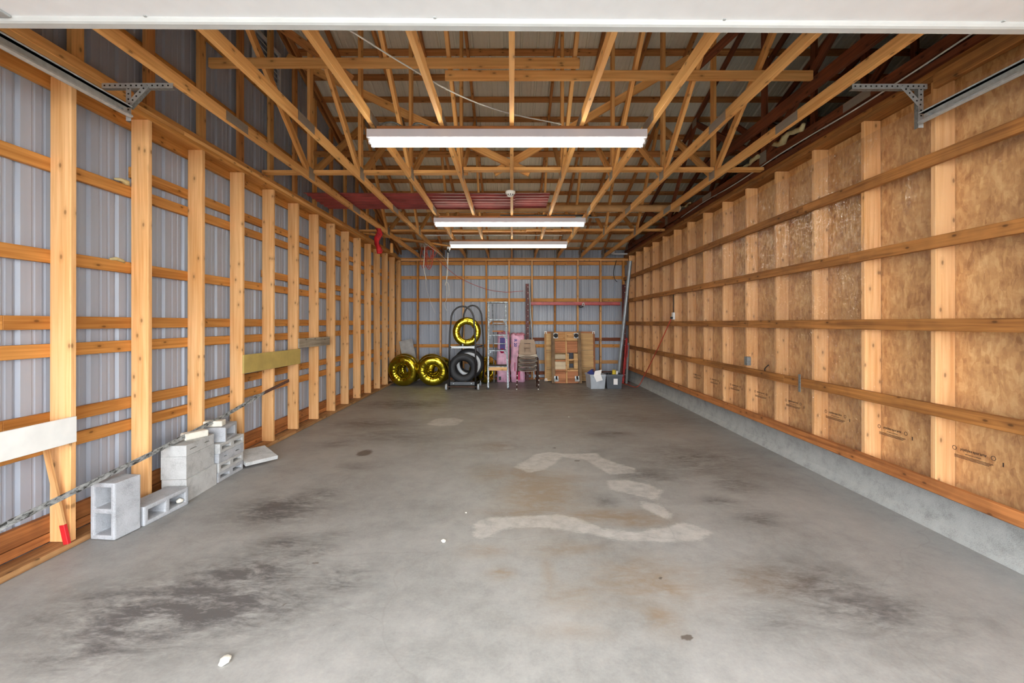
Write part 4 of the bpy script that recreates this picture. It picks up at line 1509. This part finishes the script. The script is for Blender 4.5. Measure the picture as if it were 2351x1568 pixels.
# ------------------------------------------------------------------ pink insulation packs
def pink_pack(x0, x1, y, h, label, seed):
    rg = random.Random(seed)
    e = empty('insulation_pack', ((x0 + x1) / 2, y, 0), label, 'insulation', 'pink insulation packs at the back wall')
    bm = bmesh.new()
    bmesh.ops.create_cube(bm, size=1)
    for v_ in bm.verts:
        v_.co = Vector((v_.co.x * (x1 - x0), v_.co.y * .36, (v_.co.z + .5) * h))
    bmesh.ops.subdivide_edges(bm, edges=list(bm.edges), cuts=5, use_grid_fill=True)
    for v_ in bm.verts:
        zt_ = v_.co.z / h
        v_.co.x += rg.uniform(-.008, .008) + .012 * math.sin(zt_ * 9 + seed)
        v_.co.y += rg.uniform(-.01, .01)
        if zt_ > .95:
            v_.co.z += rg.uniform(-.03, .02)
            v_.co.x *= .96
    bmesh.ops.bevel(bm, geom=[e_ for e_ in bm.edges if e_.calc_face_angle(0) > 1.0], offset=.02, segments=2, affect='EDGES')
    T_ = TR((x0 + x1) / 2, y, .005)
    from_bm('wrapper', bm, 'pink_wrap', e, T_, None, True)
    for k in range(3):
        bm = bmesh.new()
        bmesh.ops.create_icosphere(bm, subdivisions=2, radius=1)
        for v_ in bm.verts:
            v_.co *= rg.uniform(.8, 1.15)
        M = TR(x0 + (x1 - x0) * (.2 + .3 * k), y - .02, h + .0) @ Matrix.Diagonal(((x1 - x0) * .24, .14, .06, 1))
        from_bm('exposed_wool', bm, 'pink_wool', e, M, None, True)
    return e, y - .18


FACE = Matrix.Rotation(math.radians(90), 4, 'X')
e, yf = pink_pack(-.37, -.065, 11.05, 1.24, 'pink insulation pack with a purple panel behind the ladder', 1)
box('purple_panel', (-.30, yf - .016, .77), (-.17, yf - .010, 1.13), 'purple_ink', e)
lathe('round_mark', [(0, 0), (.06, 0), (.06, -.004), (0, -.004)], 'magenta_ink', e, 20, False, TR(-.24, yf - .016, .80))
box('print_block', (-.33, yf - .016, .06), (-.27, yf - .01, .15), 'black_plastic', e)
e2, yf2 = pink_pack(-.02, .33, 11.02, 1.20, 'pink insulation pack with magenta marks between ladder and chairs', 2)
for i, (x, z, w, h_, m) in enumerate(((.22, .80, .04, .04, 'magenta_ink'), (.20, .66, .02, .09, 'magenta_ink'), (.16, .18, .10, .22, 'magenta_ink'), (.08, .40, .02, .22, 'magenta_ink'))):
    box('print_mark', (x - w / 2, yf2 - .018, z - h_ / 2), (x + w / 2, yf2 - .012, z + h_ / 2), m, e2)
text_obj('print_text', 'R 20', .10, 'purple_ink', e2, TR(.06, yf2 - .024, 1.0) @ Matrix.Rotation(math.radians(90), 4, 'Y') @ FACE @ RZ(0), 1.0)


# ------------------------------------------------------------------ stacked chairs
def chair(x, y, z, label, mat):
    e = empty('stacking_chair', (x, y, z), label, 'chair', 'stack of moulded chairs')
    XF[0] = TR(x, y, z)
    # shell: seat and back as a curved sheet with slots in the back
    V, F = [], []
    prof = []
    for i in range(8):
        s = i / 7
        prof.append((-.22 + .40 * s, .44 - .025 * math.sin(math.pi * s) - (.03 if i == 0 else 0), .21 - .0 * s))
    V = []
    n_ = 9
    for (yy, zz_, hw) in prof:
        for k in range(n_):
            u = -1 + 2 * k / (n_ - 1)
            V.append((u * hw, yy, zz_ + .03 * u * u))
    for i in range(len(prof) - 1):
        for k in range(n_ - 1):
            q = i * n_ + k
            F.append((q, q + 1, q + n_ + 1, q + n_))
    m = len(V)
    V += [(a, b, c - .008) for a, b, c in V]
    F += [tuple(m + q for q in f[::-1]) for f in list(F)]
    mk('seat', V, F, 'pale_seat', e, None, 'chair_seat', True)
    # back with slots
    bm = bmesh.new()
    xs_ = [-.205, -.11, -.085, .085, .11, .205]
    zs_ = [.46, .50, .515, .535, .55, .57, .585, .605, .62, .64, .655, .675, .69, .71, .73, .76, .80]
    grid = {}
    for j, zv in enumerate(zs_):
        f_ = (zv - .46) / .34
        for i, xv_ in enumerate(xs_):
            hwf = 1.0 - .22 * f_ ** 2
            grid[(i, j)] = bm.verts.new((xv_ * hwf, .19 + .12 * f_ + .10 * (xv_ ** 2) * -1.0, zv))
    for j in range(len(zs_) - 1):
        for i in range(len(xs_) - 1):
            slot = (i == 2 and j in (2, 4, 6, 8, 10, 12))
            if not slot:
                bm.faces.new([grid[(i, j)], grid[(i + 1, j)], grid[(i + 1, j + 1)], grid[(i, j + 1)]])
    ret = bmesh.ops.solidify(bm, geom=list(bm.faces), thickness=.008)
    if ('chair_back' in MESHES):
        bm.free()
        mk('backrest', None, None, mat, e, None, 'chair_back')
    else:
        from_bm('backrest', bm, mat, e, None, 'chair_back')
    for s in (-1, 1):
        tube('leg', [(s * .19, -.19, .425), (s * .225, -.215, .40), (s * .245, -.24, .0)], .0115, 'brown_metal', e, 8, key=('cleg', s))
        tube('leg', [(s * .19, .12, .425), (s * .225, .15, .40), (s * .235, .24, .0)], .0115, 'brown_metal', e, 8, key=('cleg2', s))
        tube('back_upright', [(s * .19, .12, .425), (s * .205, .20, .48), (s * .19, .27, .66)], .010, 'brown_metal', e, 8, key=('cup', s))
        tube('side_rail', [(s * .19, -.20, .425), (s * .19, .12, .425)], .010, 'brown_metal', e, 8, key=('csr', s))
        for yy in (-.24, .24):
            cyl('foot_cap', (s * .245 if yy < 0 else s * .235, yy, 0), (s * .245 if yy < 0 else s * .235, yy, .03), .0135, 'pale_seat' if yy < 0 else 'brown_metal', e, 8)
    tube('front_rail', [(-.19, -.20, .425), (.19, -.20, .425)], .010, 'brown_metal', e, 8, key='cfr')
    tube('rear_rail', [(-.19, .12, .425), (.19, .12, .425)], .010, 'brown_metal', e, 8, key='crr')
    XF[0] = I4
    return e


NM = ['bottom', 'second lowest', 'second highest', 'top']
for k in range(4):
    chair(.355 + .004 * k, 9.92 - .028 * k, .105 * k, f'{NM[k]} chair in the stack of tan slotted-back chairs', 'tan_plastic')

# ------------------------------------------------------------------ plywood frame and dolly
pf = empty('plywood_frame', (1.5, 10.9, 0), 'big square plywood frame with white corner caps leaning at the back wall', 'wood panel')
PT = TR(.842, 10.98, .02) @ Matrix.Rotation(math.radians(-6), 4, 'X')
XF[0] = PT
W_, H_ = 1.30, 1.27
for z0, z1 in ((0, .34), (.345, .78), (.785, 1.27)):
    for x0, x1 in (((.02, W_ - .02),) if z0 != .345 else ((.02, .575), (.745, W_ - .02))):
        box('ply_sheet', (x0, .02, z0), (x1, .032, z1), 'ply_yellow', pf)
for x0 in (0, W_ - .04):
    board('frame_side', (x0 + .02, 0, 0), (x0 + .02, 0, H_), .04, .04, 'pine_board' if x0 == 0 else 'ply_red', pf, up=(0, 1, 0))
for z, xa in ((.02, .04), (.32, .04), (.61, .80), (.93, .04), (H_ - .02, .04)):
    board('batten', (xa, 0, z), (W_ - .04, 0, z), .035, .04, 'ply_red' if z > 1 else 'ply_yellow', pf, up=(0, 1, 0))
for x0, z0 in ((0, 0), (0, H_ - .06), (W_ - .06, H_ - .06)):
    cpart = box('corner_cap', (x0 - .003, -.026, z0 + .045), (x0 + .063, -.018, z0 + .065), 'paper', pf)
    box('cap_leg', (x0 - .003, -.026, z0 - .003), (x0 + .015, -.018, z0 + .045), 'paper', cpart)
    box('cap_leg', (x0 + .045, -.026, z0 - .003), (x0 + .063, -.018, z0 + .045), 'paper', cpart)
XF[0] = TR(.99, 10.62, .01) @ Matrix.Rotation(math.radians(-8), 4, 'X')
dl = empty('wooden_dolly', (1.36, 10.62, 0), 'wooden furniture dolly on its end with four caster plates', 'dolly')
W2, H2 = .74, 1.29
for x0, x1, z0, z1, mt in ((.08, .37, .0, .12, 'ply_red'), (.08, .37, .12, .30, 'ply_red'), (.08, .37, .34, .56, 'pale_board'), (.08, .37, .60, .72, 'pale_board'), (.08, .37, .76, 1.05, 'ply_red'), (.08, .37, 1.06, 1.28, 'pine_board'),
                       (.37, .66, .0, .12, 'ply_red'), (.37, .66, .12, .32, 'ply_red'), (.37, .44, .36, .74, 'ply_yellow'), (.56, .66, .36, .74, 'ply_yellow'), (.37, .66, .76, 1.05, 'ply_red'), (.37, .66, 1.06, 1.28, 'pine_board')):
    box('deck_board', (x0 + .002, .02, z0 + .002), (x1 - .002, .038, z1 - .002), mt, dl)
for x in (.04, .70):
    board('rail', (x, 0, 0), (x, 0, H2), .085, .05, 'old_rail' if x < .3 else 'old_rail', dl, up=(0, 1, 0))
board('centre_batten', (.37, .0, 0), (.37, 0, H2 - .02), .035, .035, 'pine_board', dl, up=(0, 1, 0))
for z in (.32, .58):
    board('cross_batten', (.39, .0, z), (.655, 0, z), .045, .035, 'pine_board', dl, up=(0, 1, 0))
board('cross_batten', (.09, 0, .56), (.35, 0, .56), .04, .03, 'ply_red', dl, up=(0, 1, 0))
board('cross_batten', (.09, 0, .325), (.35, 0, .325), .04, .03, 'ply_red', dl, up=(0, 1, 0))
for x in (.11, .62):
    cpl = box('caster_plate', (x - .055, -.032, 1.12), (x + .055, -.026, 1.25), 'galv', dl)
    lathe('caster_wheel', [(.006, -.05), (.03, -.052), (.05, -.045), (.054, -.02), (.05, 0), (.006, 0)], 'tyre_rubber', cpl, 20, True, TR(x, -.03, 1.185))
    cpl = box('caster_plate', (x - .05, -.032, .05), (x + .05, -.026, .18), 'galv', dl)
    lathe('caster_wheel', [(.006, -.016), (.04, -.018), (.045, 0), (.04, .018), (.006, .016)], 'tyre_rubber', cpl, 20, True, TR(x, -.075, .135) @ RZ(90))
    board('fork', (x - .026, -.06, .12), (x - .026, -.09, .06), .012, .06, 'galv', cpl, up=(1, 0, 0))
    board('fork', (x + .026, -.06, .12), (x + .026, -.09, .06), .012, .06, 'galv', cpl, up=(1, 0, 0))
XF[0] = I4


# ------------------------------------------------------------------ bins
def bin_(x, y, w, d_, h, mat, label, yaw):
    e = empty('storage_bin', (x, y, 0), label, 'bin', 'open plastic bins')
    XF[0] = TR(x, y, 0.002) @ RZ(yaw)
    bm = bmesh.new()
    tp_ = .86
    rings = []
    for (z, k, ins) in ((0, tp_, 0), (h - .04, .98, 0), (h - .04, 1.05, 0), (h, 1.05, 0), (h, .97, 0), (.01, tp_ - .03, 0)):
        r_ = []
        for sx, sy in ((-1, -1), (1, -1), (1, 1), (-1, 1)):
            r_.append(bm.verts.new((sx * w / 2 * k, sy * d_ / 2 * k, z)))
        rings.append(r_)
    for a_, b_ in zip(rings[:-1], rings[1:]):
        for k in range(4):
            bm.faces.new([a_[k], a_[(k + 1) % 4], b_[(k + 1) % 4], b_[k]])
    bm.faces.new(rings[0][::-1])
    bm.faces.new(rings[-1])
    from_bm('tub', bm, mat, e)
    for s in (-1, 1):
        box('rib', (s * w * .30 - .006, -d_ / 2 * 1.06, h - .075), (s * w * .30 + .006, -d_ / 2 * .97, h - .04), mat, e)
    return e


b1 = bin_(1.945, 9.98, .37, .42, .33, 'grey_plastic', 'light grey open plastic bin with a sheet of paper hanging out', 6)
XF[0] = I4
b2 = bin_(2.345, 9.98, .37, .42, .33, 'dark_plastic', 'dark grey open plastic bin with a white label', -2)
box('label', (-.02, -.21, .10), (.07, -.196, .235), 'paper', b2)
XF[0] = I4
o = mk('paper_sheet', [(-.10, 0, 0), (.06, 0, .03), (.09, .03, .13), (-.07, .03, .10), (-.10, .002, 0), (.06, .002, .03), (.09, .032, .13), (-.07, .032, .10), (-.04, -.02, -.14), (.10, -.02, -.10), (-.04, -.018, -.14), (.10, -.018, -.10)],
       [(0, 1, 2, 3), (7, 6, 5, 4), (8, 9, 1, 0), (4, 5, 11, 10)], 'paper', None, TR(1.96, 9.745, .31))
tag(o, 'white paper sheet hanging over the light grey bin', 'paper')
o = board('blue_folder', (1.80, 10.0, .30), (1.93, 10.02, .39), .16, .02, 'blue_plastic', None, up=(-.3, -.6, .6))
tag(o, 'dark blue folder sticking out of the light grey bin', 'folder')
for k, (x, ang) in enumerate(((2.06, 18), (2.12, 28), (2.18, 40))):
    a_ = Vector((x - .02, 10.0 + .03 * k, .22))
    o = cyl('hand_tool', a_, a_ + Vector((-.18 * math.cos(math.radians(ang)), -.04, .26 * math.sin(math.radians(70 - ang)))), .009, 'rust', None, 8)
    tag(o, ['first', 'second', 'third'][k] + ' rusty rod from the left between the two bins', 'tool')
yb = empty('yellow_can', (2.36, 9.93, .30), 'yellow container with a white cap in the dark grey bin', 'container')
cyl('can', (2.36, 9.93, .22), (2.36, 9.90, .42), .045, 'yellow_plastic', yb, 16)
cyl('cap', (2.42, 9.92, .28), (2.43, 9.90, .40), .025, 'paper', yb, 12)
o = cyl('black_jar', (2.24, 9.95, .22), (2.24, 9.95, .345), .05, 'black_plastic')
tag(o, 'black jar standing in the dark grey bin', 'jar')


# ------------------------------------------------------------------ rack posts, beam, pipes in the back right
def post(x, y, z0, z1, label):
    e = empty('rack_post', (x, y, z0), label, 'post', 'perforated red rack posts')
    box('front_web', (x - .04, y - .03, z0), (x + .04, y - .024, z1), 'dark_red_paint', e)
    for s in (-1, 1):
        box('side_flange', (x + s * .04 - .003, y - .03, z0), (x + s * .04 + .003, y + .03, z1), 'dark_red_paint', e)
    z = z0 + .08
    while z < z1 - .05:
        for s in (-1, 1):
            box('slot', (x + s * .018 - .008, y - .0315, z), (x + s * .018 + .008, y - .0298, z + .022), 'pale_seat' if s > 0 and int(z * 20) % 3 == 0 else 'black_plastic', e)
        z += .076
    return e


post(.405, 11.27, .0, 2.53, 'dark red perforated rack post left of the red beam')
post(2.91, 11.14, .0, 2.5, 'dark red perforated rack post in the right corner behind the pipe')
rbm = empty('rack_beam', (1.65, 11.30, 2.0), 'long red horizontal rack beam fixed across the back studs', 'beam')
board('beam_body', (.50, 11.34, 2.025), (2.86, 11.34, 2.02), .05, .07, 'red_beam', rbm, up=(0, 0, 1))
board('beam_lip', (.50, 11.312, 1.985), (2.86, 11.312, 1.98), .03, .02, 'red_paint', rbm, up=(0, 0, 1))
hk = empty('hook_clamp', (1.88, 11.27, 2.0), 'white clamp with black hook on the red beam', 'clamp')
V, F = tubegeo([(1.88 + .022 * math.cos(a_), 11.28, 1.985 + .045 * math.sin(a_)) for a_ in np.linspace(0, 2 * math.pi, 15)[:-1]], .01, 6, True)
mk('ring', V, F, 'vent_white', hk, smooth=True)
tube('hook', spline([(1.88, 11.27, 1.94), (1.82, 11.26, 1.92), (1.77, 11.26, 1.93), (1.76, 11.26, 1.96)], 5), .014, 'black_plastic', hk)
o = cyl('grey_downpipe', (2.64, 10.72, .02), (2.90, 10.5, 3.02), .042, 'grey_pipe', None, 20)
tag(o, 'tall grey pipe leaning in the back right corner', 'pipe')
o = cyl('thin_conduit', (.58, 11.15, .05), (.455, 11.3, 2.55), .016, 'grey_pipe', None, 10)
tag(o, 'thin grey conduit leaning beside the left rack post', 'pipe')
for k, (xa, xb, ya, mat, lab) in enumerate(((2.74, 2.93, 10.6, 'red_paint', 'red steel bar leaning in the right corner'), (2.80, 2.95, 10.5, 'galv_dark', 'dark steel bar leaning nearest the curb in the right corner'),
                                           (2.72, 2.86, 10.75, 'rust', 'rusty steel bar leaning behind the red bar'))):
    o = board('steel_bar', (xa, ya, .02), (xb, ya + .35, 1.12 - .12 * k), .05, .02, mat, None, up=(0, 1, 0))
    tag(o, lab, 'bar')
jk = empty('farm_jack', (2.84, 10.7, 0), 'red lifting jack standing among bars in the right corner', 'jack')
board('jack_bar', (2.86, 10.72, .03), (2.93, 10.98, 1.0), .04, .02, 'dark_red_paint', jk, up=(0, 1, 0))
box('jack_body', (2.82, 10.74, .35), (2.93, 10.84, .52), 'red_paint', jk, .01)
board('jack_handle', (2.85, 10.70, .45), (2.91, 10.76, .95), .022, .022, 'red_paint', jk, up=(0, 1, 0))
box('jack_foot', (2.78, 10.64, 0.002), (2.94, 10.80, .03), 'dark_red_paint', jk, .004)
o = tube('loose_cable', spline([(2.78, 11.41, 3.17), (2.70, 11.40, 2.85), (2.74, 11.40, 2.66), (2.80, 11.41, 2.60)], 6), .008, 'black_plastic')
tag(o, 'dark cable loop hanging near the back right siding top', 'cable')

# ------------------------------------------------------------------ done
bpy.context.view_layer.update()
